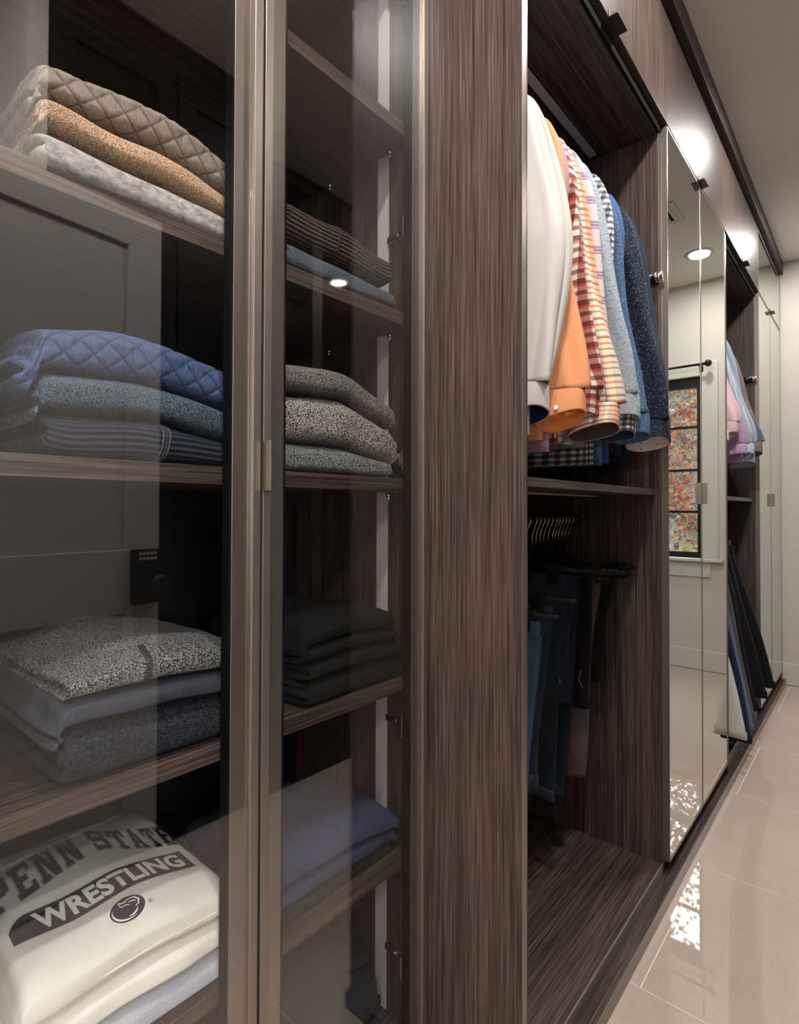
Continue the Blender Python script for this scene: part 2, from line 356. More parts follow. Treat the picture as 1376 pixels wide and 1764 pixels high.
# ------------------------------------------------------------------ opposite dark cabinetry (seen only as reflections)
oc = empty('tall_cabinet', (1.2, .95, 0), 'tall near-black wooden cabinet with framed doors across the aisle behind the open door', 'cabinet')
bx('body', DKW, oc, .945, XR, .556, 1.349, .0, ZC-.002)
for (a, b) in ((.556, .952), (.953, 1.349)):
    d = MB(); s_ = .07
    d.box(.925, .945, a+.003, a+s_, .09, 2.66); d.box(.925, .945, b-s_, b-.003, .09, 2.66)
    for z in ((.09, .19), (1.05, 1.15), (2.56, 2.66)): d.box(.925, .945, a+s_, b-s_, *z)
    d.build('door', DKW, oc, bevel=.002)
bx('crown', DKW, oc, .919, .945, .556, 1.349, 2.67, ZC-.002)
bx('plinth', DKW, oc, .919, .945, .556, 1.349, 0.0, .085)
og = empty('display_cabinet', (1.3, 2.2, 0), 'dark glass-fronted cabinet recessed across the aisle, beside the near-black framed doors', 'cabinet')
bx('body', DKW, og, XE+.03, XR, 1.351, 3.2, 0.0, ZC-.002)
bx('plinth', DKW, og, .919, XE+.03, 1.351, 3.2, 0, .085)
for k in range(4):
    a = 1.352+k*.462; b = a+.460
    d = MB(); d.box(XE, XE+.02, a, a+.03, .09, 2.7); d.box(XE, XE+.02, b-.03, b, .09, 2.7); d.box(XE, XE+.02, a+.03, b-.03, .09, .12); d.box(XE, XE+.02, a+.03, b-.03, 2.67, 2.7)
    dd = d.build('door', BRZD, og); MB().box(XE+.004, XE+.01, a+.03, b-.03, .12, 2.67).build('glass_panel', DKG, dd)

# ------------------------------------------------------------------ closet units along the left
G = -.2096; YA = .8934; ZT = 2.3057; ZB = .0752; XB = -.60
SX = -.2396     # shelf fronts of the glazed cabinet
gc = empty('glass_cabinet', (-.42, .45, 0), 'tall shallow glass-door cabinet full of folded sweaters, at the left', 'cabinet')
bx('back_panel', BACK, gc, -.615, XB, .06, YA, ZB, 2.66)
bx('side_panel', WZ, gc, XB, -.232, .873, YA-.001, .036, 2.66)
bx('side_panel', WZ, gc, XB, -.232, .06, .08, .036, 2.66)
bx('top_panel', WY, gc, XB, -.232, .08, .873, 2.64, 2.66)
bx('bottom_panel', WY, gc, XB, -.232, .08, .873, ZB-.02, ZB+.019)
SH = {1: 1.9092, 2: 1.5251, 3: 1.1914, 4: .7948, 5: .4468}
ST = .026
for k, z in list(SH.items())+[(0, 2.28)]:
    bx('shelf', WY, gc, XB+.001, SX, .081, .872, z-ST, z)
for (px, pz) in ((-.293, 1.880), (-.479, 1.880), (-.291, 1.494), (-.479, 1.494), (-.293, 1.16), (-.293, .765), (-.293, .416)):
    m = MB(); m.tube([(px, .873, pz), (px, .862, pz)], .005, 10); m.tube([(px, .866, pz), (px, .866, pz-.012)], .0035, 8); m.build('shelf_pin', CHR, gc, True)
# aluminium light profile let into the side panel, cut at each shelf
zs = sorted([ZB+.019]+list(SH.values())+[2.28, 2.64])
for a, b in zip(zs[:-1], zs[1:]):
    bx('light_profile', ALU, gc, -.331, -.301, .8705, .873, a+.001, (b-ST-.001) if b < 2.6 else 2.638, bevel=0)
# glass doors: each frame > pane, handle, hinge
def glass_door(y0, y1, handle_side, hinge_side):
    z0, z1 = ZB, 2.655; T = .014; I = .029
    f = MB()
    # outer proud trim
    f.box(G-.022, G, y0, y0+T, z0, z1); f.box(G-.022, G, y1-T, y1, z0, z1)
    f.box(G-.022, G, y0+T, y1-T, z0, z0+T*.5); f.box(G-.022, G, y0+T, y1-T, z1-T, z1)
    # inner bar behind the glass
    a, b = y0+T, y1-T
    f.box(G-.024, G-.008, a, a+I, z0+.007, z1-T); f.box(G-.024, G-.008, b-I, b, z0+.007, z1-T)
    f.box(G-.024, G-.008, a+I, b-I, z0+.007, z0+.007+I); f.box(G-.024, G-.008, a+I, b-I, z1-T-I, z1-T)
    o = f.build('door', BRZ, gc, bevel=.0008)
    MB().box(G-.007, G-.003, a+.0003, b-.0003, z0+.0073, z1-T-.0003).build('glass_pane', GLASS, o)
    gk = MB(); 
    for (p, q) in ((a+I, a+I+.004), (b-I-.004, b-I)): gk.box(G-.026, G-.0085, p, q, z0+.04, z1-T-I)
    gk.build('gasket', GASK, o)
    if handle_side:
        h = MB(); h.box(G-.004, G+.018, y0-.0005, y0+.002, 1.157, 1.231); h.box(G-.0001, G+.002, y0, y0+.012, 1.157, 1.231); h.build('handle', SILV, o, bevel=.0006)
    if hinge_side:
        for z in (.229, .699, 1.229, 1.695, 2.2):
            h = MB(); y = .873
            h.box(-.300, -.243, y-.007, y, z-.007, z+.007); h.box(-.262, -.25, y-.004, y, z-.028, z+.028)
            h.tube([(-.256, y-.003, z+.020), (-.256, y-.009, z+.020)], .005, 10); h.tube([(-.256, y-.003, z-.020), (-.256, y-.009, z-.020)], .005, 10)
            h.box(-.248, -.236, y-.03, y-.004, z-.022, z+.022); h.tube([(-.27, y-.008, z), (-.27, y-.012, z)], .0045, 10)
            h.build('hinge', CHR, o, bevel=.0012)
YG = .4925
glass_door(.092, YG-.003, False, False)
glass_door(YG+.0015, .8925, True, True)

def upper(parent, y0, y1, doors, mat=WZ, mirror=False, ret=False):
    bx('back_panel', WZ, parent, -.615, XB, y0, y1, ZT+.001, 2.66)
    bx('side_panel', WZ, parent, XB, 0 if ret else -.022, y0, y0+.018, ZT+.02, 2.66)
    bx('side_panel', WZ, parent, XB, -.022, y1-.018, y1, ZT+.02, 2.66)
    if ret: bx('return_panel', WZ, parent, -.2, 0, y0, y0+.018, ZT-.0118, ZT+.0195)
    yd = y0+.0195 if ret else y0
    bx('bottom_panel', WY, parent, XB, -.022, y0, y1, ZT-.006, ZT+.019)
    bx('top_panel', WY, parent, XB, -.022, y0, y1, 2.661, 2.68)
    n = doors
    for k in range(n):
        a = (yd if k == 0 else y0+(y1-y0)*k/n)+.0015; b = y0+(y1-y0)*(k+1)/n-.0015
        if not mirror:
            d = bx('door', mat, parent, -.02, 0, a, b, ZT+.004, 2.648)
        else:
            d = MB().box(-.02, 0, a, a+.006, ZT+.004, 2.648).box(-.02, 0, b-.006, b, ZT+.004, 2.648).box(-.02, 0, a+.006, b-.006, ZT+.004, ZT+.010).box(-.02, 0, a+.006, b-.006, 2.642, 2.648).build('door', BRZ, parent)
            MB().box(-.012, -.001, a+.0062, b-.0062, ZT+.0102, 2.6418).build('mirror', MIR, d)
        c = (a+b)/2
        h = MB().box(-.012, .022, c-.034, c+.034, ZT+.001, ZT+.0038).box(.0002, .0022, c-.034, c+.034, ZT+.001, ZT+.02)
        h.build('handle', BRZD, d, bevel=.0005)

def open_bay(y0, y1, label, zs_top=1.1932):
    t = empty('open_wardrobe', ((XB)/2, (y0+y1)/2, 0), label, 'wardrobe')
    bx('side_panel', WZ, t, XB, 0, y0, y0+.022, .036, ZT-.012)
    bx('side_panel', WZ, t, XB, -.0205, y1-.02, y1, .036, ZT-.012)
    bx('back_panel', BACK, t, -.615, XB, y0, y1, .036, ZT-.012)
    bx('top_panel', WY, t, XB, -.022, y0+.022, y1-.02, ZT-.03, ZT-.0075)
    bx('bottom_panel', WY, t, XB, -.0185, y0+.022, y1-.02, ZB-.022, ZB)
    bx('edge_strip', BRZ, t, -.0185, -.014, y0+.022, y1-.02, ZB-.040, ZB+.001)
    bx('top_edge_strip', GASK, t, -.0215, -.014, y0+.022, y1-.02, ZT-.03, ZT-.0075)
    sx = -.03
    bx('shelf', WY, t, XB+.001, sx, y0+.023, y1-.021, zs_top-.0185, zs_top)
    for z, e in ((ZT-.0302, .003), (zs_top-.0187, .003)):
        bx('light_profile', ALU, t, -.223, -.200, y0+.05, y1-.045, z-e, z, bevel=0)
    for z in (2.10, 1.098):
        r = MB().tube([(-.29, y0+.022, z), (-.29, y1-.02, z)], .0125, 16).build('clothes_rod', BLK, t, True)
        for y, s in ((y0+.022, 1), (y1-.02, -1)): MB().tube([(-.29, y, z), (-.29, y+s*.006, z)], .024, 16).build('rod_socket', BLK, r, True)
    v = MB().tube([(-.085, y1-.034, 1.832), (-.024, y1-.034, 1.832)], .0135, 16).build('valet_rod', BLK, t, True)
    m = MB().tube([(-.024, y1-.034, 1.832), (-.021, y1-.034, 1.832)], .0155, 20).tube([(-.021, y1-.034, 1.832), (-.009, y1-.034, 1.832)], .0125, 16).tube([(-.009, y1-.034, 1.832), (-.006, y1-.034, 1.832)], .0155, 20); m.build('end_cap', CHR, v, True)
    return t
def mirror_unit(y0, ym, y1, label):
    t = empty('mirror_wardrobe', (XB/2, (y0+y1)/2, 0), label, 'wardrobe')
    bx('side_panel', WZ, t, XB, -.0215, y0, y0+.018, .036, ZT-.012)
    bx('side_panel', WZ, t, XB, -.0215, y1-.018, y1, .036, ZT-.012)
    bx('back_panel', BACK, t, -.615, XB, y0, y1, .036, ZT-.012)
    bx('bottom_panel', WY, t, XB, -.0215, y0+.018, y1-.018, ZB-.022, ZB)
    bx('top_panel', WY, t, XB, -.0215, y0+.018, y1-.018, ZT-.03, ZT-.012)
    for (a, b, s) in ((y0+.001, ym-.0015, 1), (ym+.0015, y1-.001, 0)):
        e = .0055; za, zb_ = ZB, ZT-.002
        d = MB().box(-.02, 0, a, a+e, za, zb_).box(-.02, 0, b-e, b, za, zb_).box(-.02, 0, a+e, b-e, za, za+.012).box(-.02, 0, a+e, b-e, zb_-e, zb_).build('door', BRZ, t)
        MB().box(-.014, -.001, a+e+.0002, b-e-.0002, za+.0122, zb_-e-.0002).build('mirror', MIR, d)
        if not s:
            MB().box(-.004, .018, a-.0005, a+.002, 1.152, 1.227).build('handle', SILV, d, bevel=.0005)
    return t
Y1, YM, Y2, Y3, YM2, Y5 = 1.806, 2.2255, 2.652, 3.520, 3.938, YE-.004
b1 = open_bay(YA, Y1, 'open dark wood wardrobe bay next to the glass cabinet, with shirts above and jeans below')
m1 = mirror_unit(Y1, YM, Y2, 'tall wardrobe with two mirrored doors reflecting the window')
b2 = open_bay(Y2, Y3, 'far open wardrobe bay between the two mirrored wardrobes, with shirts and suits')
m2 = mirror_unit(Y3, YM2, Y5, 'tall mirrored wardrobe touching the pale end wall')
Y1U = 1.797
for (a, b, lab, mir) in ((YA, Y1U, 'dark wood overhead cupboard above the first open bay', 0), (Y1U, Y2, 'dark wood overhead cupboard above the window-reflecting mirrored doors', 0), (Y2, Y3, 'dark wood overhead cupboard above the far open bay', 0), (Y3, Y5, 'mirror-fronted overhead cupboard next to the end wall', 1)):
    t = empty('overhead_cupboard', (XB/2, (a+b)/2, ZT), lab, 'cupboard'); upper(t, a, b, 1, mirror=bool(mir), ret=(a == YA))
# plinth ledge + bronze base trim, crown trim
tr = tag(empty('trim_1', (0, 2.6, 0)), kind='structure')
bx('ledge', WY, tr, -.06, .0165, YA, YE-.004, .001, .036); bx('base_strip', BRZ, tr, .0165, .0195, YA, YE-.004, .001, .037)
bx('edge_band', BRZ, b1, .0, .0012, YA, YA+.0145, .037, ZT-.0125, bevel=.0003)
tr2 = tag(empty('trim_2', (0, 2.6, ZC)), kind='structure')
bx('crown_board', WY, tr2, -.06, .0165, YA, YE-.002, 2.682, ZC-.001); bx('crown_strip', BRZD, tr2, .0165, .0195, YA, YE-.002, 2.676, ZC-.001)
bx('crown_board', DKW, tr2, -.6, G+.02, .06, YA, 2.682, ZC-.001)
bx('ledge', WY, tr, -.28, G+.012, .06, YA, .001, .036); bx('base_strip', BRZ, tr, G+.012, G+.015, .06, YA, .001, .037)

# ------------------------------------------------------------------ folded clothes
def interp(a, t):
    t = max(0, min(1, t))*(len(a)-1); i = min(int(t), len(a)-2); s = t-i; s = s*s*(3-2*s)
    return a[i]*(1-s)+a[i+1]*s
class Fold:
    """one folded garment: loop sections in XZ swept along Y, rolled front fold, layered ends"""
    def __init__(s, name, label, group, y0, y1, xf, xb, bot, thick, mat, seed=0, layers=2, nexp=3.2, tilt=0, lump=.0035, relief=None, NV=72, NT=72, cat='sweater', root=True, flatfront=0, push=.006):
        s.y0, s.y1, s.xf, s.xb, s.thick, s.tilt, s.seed = y0, y1, xf, xb, thick, tilt, seed
        s.bot = bot
        mb = MB(); NV_ = NV
        for j in range(NV_+1):
            v = -math.cos(math.pi*j/NV_); vv = (v+1)/2
            y = y0+(y1-y0)*vv
            e = max(0.0, 1-abs(v)**26)**(1/2.4)
            e = max(e, .02)
            zb = bot(y); th = interp(thick, vv); zm = zb+th/2
            a = (xf-xb)/2*(.965+.035*e); b = th/2*e
            acc_ = 0; prev_ = None
            for k in range(NT+1):
                t = 2*math.pi*k/NT - math.pi/2
                c, sn = math.cos(t), math.sin(t)
                x = (xf+xb)/2+a*math.copysign(abs(c)**(2/(nexp if sn > 0 else 7)), c)
                z = zm+b*math.copysign(abs(sn)**((2/2.3 if c > 0 else 2/2.6) if sn > 0 else 2/6), sn)
                n1 = noise.noise(Vector((x*9, y*9, z*14+seed*7.3))); n2 = noise.noise(Vector((x*30, y*30, z*40+seed*3.1)))
                lp = lump*(n1*1.6+.35*n2)
                up = max(0, sn)
                z += lp*(.25+.75*up)*(1 if sn > -.3 else .1)
                # layered ends
                ez = max(0, abs(v)-.93)/.07
                if layers > 1 and ez > 0:
                    g = 0
                    for L in range(1, layers):
                        g += math.exp(-((z-(zb+th*L/layers))/(th*.09/ max(1, layers-1)+.0012))**2)
                    y_ = y-math.copysign(.012*g*min(1, ez*2), v)
                else: y_ = y
                y_ += math.copysign(.006, v)*n1*ez
                if c > .2: x += push*noise.noise(Vector((y*14, z*25, seed*5.7)))
                if prev_: acc_ += math.hypot(x-prev_[0], z-prev_[1])
                prev_ = (x, z); mb.uv.append((y_, acc_))
                if relief: 
                    nx, nz = c, sn
                    rr = relief(y_, acc_, sn)
                    x += nx*rr; z += nz*rr
                mb.v.append((x, y_, z))
        per = NT+1
        for j in range(NV_):
            for k in range(NT):
                a = j*per+k; mb.f.append((a, a+per, a+per+1, a+1)); mb.mi.append(0)
        mb.f.append(tuple(range(per-1))[::-1]); mb.mi.append(0)
        mb.f.append(tuple(NV_*per+i for i in range(per-1))); mb.mi.append(0)
        s.obj = mb.build(name, mat, None, True)
        L = Vector(((xf+xb)/2, (y0+y1)/2, bot((y0+y1)/2)))
        s.obj.data.transform(Matrix.Translation(-L)); s.obj.location = L
        tag(s.obj, label, cat, group)
    def top(s, y):
        vv = (y-s.y0)/(s.y1-s.y0); v = max(-1, min(1, 2*vv-1)); e = max(.0, 1-abs(v)**26)**(1/2.4)
        th = interp(s.thick, vv); return s.bot(y)+th*(.5+.5*max(e, .3))-.003
flat = lambda z: (lambda y: z)
def quilt(P=.034, d=.0030):
    def f(y, s, sn):
        a = (y+s)/P; b = (y-s)/P
        da = abs(a-round(a)); db = abs(b-round(b)); m = min(da, db)
        return d*(min(1, m/.22)**.6-1)*(1 if sn > -.6 else 0)
    return f
C = {}
C['taupe'] = fabric('quilted_taupe_jersey', (.165, .13, .105), (.23, .19, .155), 'quilt')
C['tan'] = fabric('tan_marl_knit', (.22, .11, .055), (.60, .43, .30), 'knit', 1.5)
C['grey'] = fabric('heather_grey_wool', (.17, .15, .15), (.42, .39, .37), 'wool', 1.2)
C['blue'] = fabric('quilted_blue_jersey', (.030, .050, .115), (.065, .095, .19), 'quilt')
C['bluegr'] = fabric('blue_grey_herringbone', (.004, .007, .013), (.115, .165, .22), 'knit', 1.7)
C['navyrib'] = fabric('navy_rib_knit', (.005, .007, .016), (.022, .026, .044), 'rib', .95, .9)
C['greymarl'] = fabric('black_white_marl', (.010, .010, .010), (.25, .25, .24), 'knit', 1.0)
C['slate'] = fabric('slate_knit', (.022, .026, .038), (.052, .056, .073), 'melange')
C['charc'] = fabric('charcoal_ribbed_knit', (.006, .008, .012), (.026, .030, .040), 'knit', .6)
C['white'] = cloth('white_fleece', (.62, .60, .56), .03)
C['white2'] = cloth('cream_white_jersey', (.70, .67, .63), .03)
C['palegrey'] = fabric('pale_blue_grey_jersey', (.33, .355, .41), (.43, .45, .50), 'melange')
C['brown'] = fabric('brown_rib_knit', (.016, .010, .008), (.085, .055, .046), 'rib', .85, 1.0)
C['tweed'] = fabric('blue_grey_tweed', (.022, .030, .042), (.11, .135, .165), 'melange')
C['marl1'] = fabric('grey_marl_knit', (.03, .027, .026), (.30, .28, .27), 'knit', 1.1)
C['marl2'] = fabric('brown_white_marl_knit', (.014, .011, .010), (.50, .45, .42), 'knit', .95)
C['marl3'] = fabric('dark_grey_marl_knit', (.014, .015, .017), (.30, .31, .31), 'knit', 1.1)
C['black'] = fabric('black_knit', (.0028, .0028, .003), (.006, .006, .006), 'melange')
C['waffle'] = fabric('blue_waffle_pique', (.022, .032, .08), (.06, .08, .17), 'waffle')
C['midblue'] = fabric('mid_blue_jersey', (.020, .032, .075), (.036, .052, .11), 'melange')
C['darkgreen'] = fabric('dark_grey_green_jersey', (.010, .014, .015), (.02, .025, .026), 'melange')
C['teal'] = fabric('dark_teal_fleece', (.010, .019, .028), (.02, .032, .044), 'melange')
XF = -.2435; XBk = -.565
def stack(items, z, group):
    out = []; bot = flat(z+.0005)
    for it in items:
        g = Fold(bot=bot, group=group, **it); out.append(g); bot = (lambda gg: (lambda y: gg.top(y)))(g)
    return out
z2, z3, z4, z5, zb = SH[2], SH[3], SH[4], SH[5], ZB+.019
s1 = stack([
 dict(name='folded_sweater', label='folded heather grey wool sweater at the bottom of the top left stack', y0=.207, y1=.49, xf=XF, xb=XBk, thick=[.056, .054, .044], mat=C['grey'], seed=1, lump=.003),
 dict(name='folded_sweater', label='folded tan marl knit sweater between the taupe and the grey one', y0=.203, y1=.488, xf=XF-.002, xb=XBk, thick=[.040, .044, .038], mat=C['tan'], seed=2, lump=.003),
 dict(name='folded_sweater', label='folded taupe diamond-quilted sweater on top of the top left stack', y0=.196, y1=.492, xf=XF-.004, xb=XBk, thick=[.050, .068, .056], mat=C['taupe'], seed=3, relief=quilt(), NV=230, NT=260, lump=.004)], z2, 'folded sweaters in the glass cabinet')
s2 = stack([
 dict(name='folded_sweater', label='folded navy ribbed zip cardigan at the bottom of the middle left stack', y0=.212, y1=.466, xf=XF, xb=XBk, thick=[.058, .064, .045], mat=C['navyrib'], seed=4, lump=.003),
 dict(name='folded_sweater', label='folded blue-grey herringbone knit sweater in the middle of its stack', y0=.205, y1=.472, xf=XF, xb=XBk, thick=[.052, .050, .052], mat=C['bluegr'], seed=5, lump=.004),
 dict(name='folded_sweater', label='folded blue diamond-quilted sweater on top of the middle left stack', y0=.188, y1=.472, xf=XF, xb=XBk, thick=[.056, .068, .066], mat=C['blue'], seed=6, relief=quilt(), NV=230, NT=260)], z3, 'folded sweaters in the glass cabinet')
s3 = stack([
 dict(name='folded_sweater', label='thick folded charcoal chunky knit sweater at the bottom of its stack', y0=.236, y1=.490, xf=XF-.002, xb=XBk, thick=[.076, .074, .066], mat=C['charc'], seed=7, layers=3),
 dict(name='folded_sweater', label='folded slate blue-grey plain sweater under the black and white marl one', y0=.226, y1=.482, xf=XF, xb=XBk, thick=[.036, .036, .036], mat=C['slate'], seed=8),
 dict(name='folded_sweater', label='folded black and white marl zip sweater topping the lower left stack', y0=.240, y1=.484, xf=XF-.002, xb=XBk, thick=[.028, .052, .046], mat=C['greymarl'], seed=9, lump=.005)], z4, 'folded sweaters in the glass cabinet')
s4 = stack([
 dict(name='folded_shirt', label='folded pale blue-grey jersey top at the bottom under the white sweatshirt', y0=.200, y1=.49, xf=-.246, xb=XBk, thick=[.047, .050, .047], mat=C['palegrey'], seed=10, cat='sweatshirt'),
 dict(name='folded_shirt', label='folded plain cream white top directly under the printed sweatshirt', y0=.195, y1=.488, xf=-.244, xb=XBk, thick=[.054, .053, .048], mat=C['white2'], seed=11, cat='sweatshirt'),
 dict(name='folded_sweatshirt', label='folded white sweatshirt with dark arched lettering, navy band and oval emblem', y0=.192, y1=.470, xf=-.240, xb=XBk+.005, thick=[.062, .060, .052], mat=C['white'], seed=12, cat='sweatshirt', lump=.003, NV=90, NT=110)], z5, 'folded white tops on the lowest left shelf')
s5 = stack([
 dict(name='folded_sweater', label='folded blue-grey tweed sweater under the brown ribbed one', y0=.556, y1=.836, xf=XF, xb=XBk, thick=[.052, .052, .046], mat=C['tweed'], seed=13),
 dict(name='folded_sweater', label='folded dark brown ribbed zip sweater on the upper right shelf', y0=.556, y1=.824, xf=XF, xb=XBk, thick=[.078, .084, .070], mat=C['brown'], seed=14)], z2, 'folded sweaters in the glass cabinet')
s6 = stack([
 dict(name='folded_sweater', label='folded dark grey marl sweater at the bottom of the right marl stack', y0=.552, y1=.828, xf=XF, xb=XBk, thick=[.056, .058, .036], mat=C['marl3'], seed=15),
 dict(name='folded_sweater', label='bulky folded brown and white marl sweater in the middle of the right marl stack', y0=.552, y1=.846, xf=XF, xb=XBk, thick=[.088, .090, .076], mat=C['marl2'], seed=16, lump=.005),
 dict(name='folded_sweater', label='folded mid grey marl sweater topping the right marl stack', y0=.556, y1=.836, xf=XF, xb=XBk, thick=[.048, .054, .048], mat=C['marl1'], seed=17)], z3, 'folded sweaters in the glass cabinet')
s7 = stack([
 dict(name='folded_sweater', label='folded plain black sweater lowest of the four black ones', y0=.60, y1=.868, xf=XF+.001, xb=XBk, thick=[.046, .050, .048], mat=C['black'], seed=18, layers=3),
 dict(name='folded_sweater', label='folded plain black sweater second from the bottom of the black stack', y0=.604, y1=.860, xf=XF, xb=XBk, thick=[.036, .038, .036], mat=C['black'], seed=19),
 dict(name='folded_sweater', label='folded plain black sweater second from the top of the black stack', y0=.606, y1=.848, xf=XF, xb=XBk, thick=[.026, .028, .026], mat=C['black'], seed=20),
 dict(name='folded_sweater', label='folded plain black sweater topping the four black ones', y0=.600, y1=.838, xf=XF-.002, xb=XBk, thick=[.038, .044, .038], mat=C['black'], seed=21)], z4, 'folded black sweaters')
s8 = stack([
 dict(name='folded_polo', label='folded dark grey-green top at the bottom of the blue stack', y0=.528, y1=.850, xf=-.258, xb=-.50, thick=[.034, .034, .026], mat=C['darkgreen'], seed=22, cat='shirt'),
 dict(name='folded_polo', label='folded mid blue jersey top in the middle of the blue stack', y0=.526, y1=.860, xf=-.252, xb=-.50, thick=[.034, .036, .030], mat=C['midblue'], seed=23, cat='shirt'),
 dict(name='folded_polo', label='folded blue waffle-weave polo on top of the blue stack', y0=.524, y1=.864, xf=-.248, xb=-.50, thick=[.050, .052, .036], mat=C['waffle'], seed=24, cat='shirt')], z5, 'folded blue tops on the lowest right shelf')
s9 = stack([
 dict(name='folded_blanket', label='dark teal folded fleece on the cabinet floor beside the lowest hinge', y0=.60, y1=.858, xf=-.30, xb=XBk, thick=[.12, .13, .10], mat=C['teal'], seed=25, cat='sweater', nexp=2.6, layers=2),
 dict(name='folded_blanket', label='second dark teal folded fleece lying on the first one', y0=.61, y1=.845, xf=-.315, xb=XBk, thick=[.05, .06, .04], mat=C['teal'], seed=26, cat='sweater', nexp=2.4)], zb, 'dark teal fleeces on the cabinet floor')

C['stripe'] = plaid('blue_gold_stripe', (.05, .05), [(0, (.60, .58, .55)), (.30, (.05, .10, .30)), (.72, (.45, .36, .20)), (.84, (.60, .58, .55))], [(0, (1, 1, 1))])
stack([dict(name='folded_shirt', label='narrow folded white top with blue and gold stripes left of the white sweatshirt', y0=.088, y1=.186, xf=-.252, xb=-.50, thick=[.09, .09, .08], mat=C['stripe'], seed=41, cat='shirt', layers=3)], z5, 'folded white tops on the lowest left shelf')
# zippers on sweaters
def front_strip(g, yc, name, mats, wd=.009, bend=.008):
    """a zip running over the front fold of garment g at y=yc; follows its real surface"""
    from mathutils.bvhtree import BVHTree
    dg = g.obj; me = dg.data; L = dg.location
    bv = BVHTree.FromPolygons([tuple(v.co+L) for v in me.vertices], [tuple(p.vertices) for p in me.polygons])
    zc = g.bot(yc)+interp(g.thick, (yc-g.y0)/(g.y1-g.y0))/2; xc = g.xf-.05
    pts = []; NN = 26
    for i in range(NN+1):
        a = -1.15+2.45*i/NN; d = Vector((math.cos(a), 0, math.sin(a)*1.0)); y = yc+bend*math.sin(a*1.1)
        org = Vector((xc, y, zc)); hit = bv.ray_cast(org, d)[0]
        if hit is None: continue
        pts.append((hit, Vector((math.cos(a), 0, math.sin(a)))))
    m = MB()
    for o_ in (-wd/2, wd/2):
        m.tube([p+n*.0006+Vector((0, o_, 0)) for p, n in pts], .0012, 6)
    z = m.build(name, mats[0], None, True); z.data.transform(Matrix.Translation(-g.obj.location)); z.parent = g.obj
    t = MB()
    tot = 0
    for i in range(len(pts)-1):
        (p, n), (q, n2) = pts[i], pts[i+1]; Ls = (q-p).length; k = max(1, int(Ls/.0022))
        for j in range(k):
            c = p.lerp(q, j/k)+n*.0008; t.box(c.x-.0008, c.x+.0008, c.y-.0016, c.y+.0016, c.z-.0007, c.z+.0007)
    zt_ = t.build('zip_teeth', mats[1], None); zt_.data.transform(Matrix.Translation(-g.obj.location)); zt_.parent = g.obj; zt_['kind'] = 'stuff'
ZIPT = plain('zip_tape', (.06, .06, .075), .7); ZIPM = plain('zip_metal', (.18, .18, .19), .35, .8); ZIPB = plain('zip_black', (.012, .012, .014), .6)
front_strip(s2[0], .362, 'zip_tape', (ZIPT, ZIPM)); front_strip(s3[2], .344, 'zip_tape', (ZIPB, ZIPB), .007); front_strip(s5[1], .680, 'zip_tape', (ZIPB, ZIPB), .004)

# printed lettering on the white sweatshirt ------------------------------------
from mathutils.bvhtree import BVHTree
sw = s4[2]
_bv = BVHTree.FromPolygons([tuple(v.co+sw.obj.location) for v in sw.obj.data.vertices], [tuple(p.vertices) for p in sw.obj.data.polygons])
def drape(x, y, off):
    h = _bv.ray_cast(Vector((x, y, 1.0)), Vector((0, 0, -1)))
    return (h[0].z if h[0] is not None else sw.top(y)-.02)+off
INK = plain('navy_print_ink', (.016, .018, .030), .7, spec=.2); INKG = plain('grey_outline_ink', (.30, .29, .27), .7); WHT = plain('white_print_ink', (.72, .70, .68), .6)
def to_sheet(name, bm, mat, off, warp):
    bmesh.ops.triangulate(bm, faces=bm.faces)
    for _ in range(3):
        es = [e for e in bm.edges if e.calc_length() > .009]
        if not es: break
        bmesh.ops.subdivide_edges(bm, edges=es, cuts=1); bmesh.ops.triangulate(bm, faces=bm.faces)
    for v in bm.verts:
        x, y = warp(v.co.x, v.co.y); v.co = Vector((x, y, drape(x, y, off)))-sw.obj.location
    # keep only what lies on the garment
    kill = [v for v in bm.verts if (v.co.y+sw.obj.location.y) < sw.y0+.006 or (v.co.y+sw.obj.location.y) > sw.y1-.008]
    bmesh.ops.delete(bm, geom=kill, context='VERTS')
    me = D2.meshes.new(name); bm.normal_update(); bm.to_mesh(me); bm.free(); me.materials.append(mat)
    o = D2.objects.new(name, me); COL.objects.link(o); o.parent = sw.obj; return o
def text_bm(txt, size, bold, stretch=1.0, spacing=1.0):
    cu = D2.curves.new('lettering', 'FONT'); cu.body = txt; cu.size = size; cu.offset = bold; cu.align_x = 'CENTER'; cu.resolution_u = 3; cu.space_character = spacing
    o = D2.objects.new('lettering', cu); COL.objects.link(o); bpy.context.view_layer.update()
    me = D2.meshes.new_from_object(o.evaluated_get(bpy.context.evaluated_depsgraph_get()))
    bm = bmesh.new(); bm.from_mesh(me); bmesh.ops.remove_doubles(bm, verts=bm.verts, dist=1e-6)
    for v in bm.verts: v.co.x *= stretch
    D2.objects.remove(o); D2.curves.remove(cu); D2.meshes.remove(me); return bm
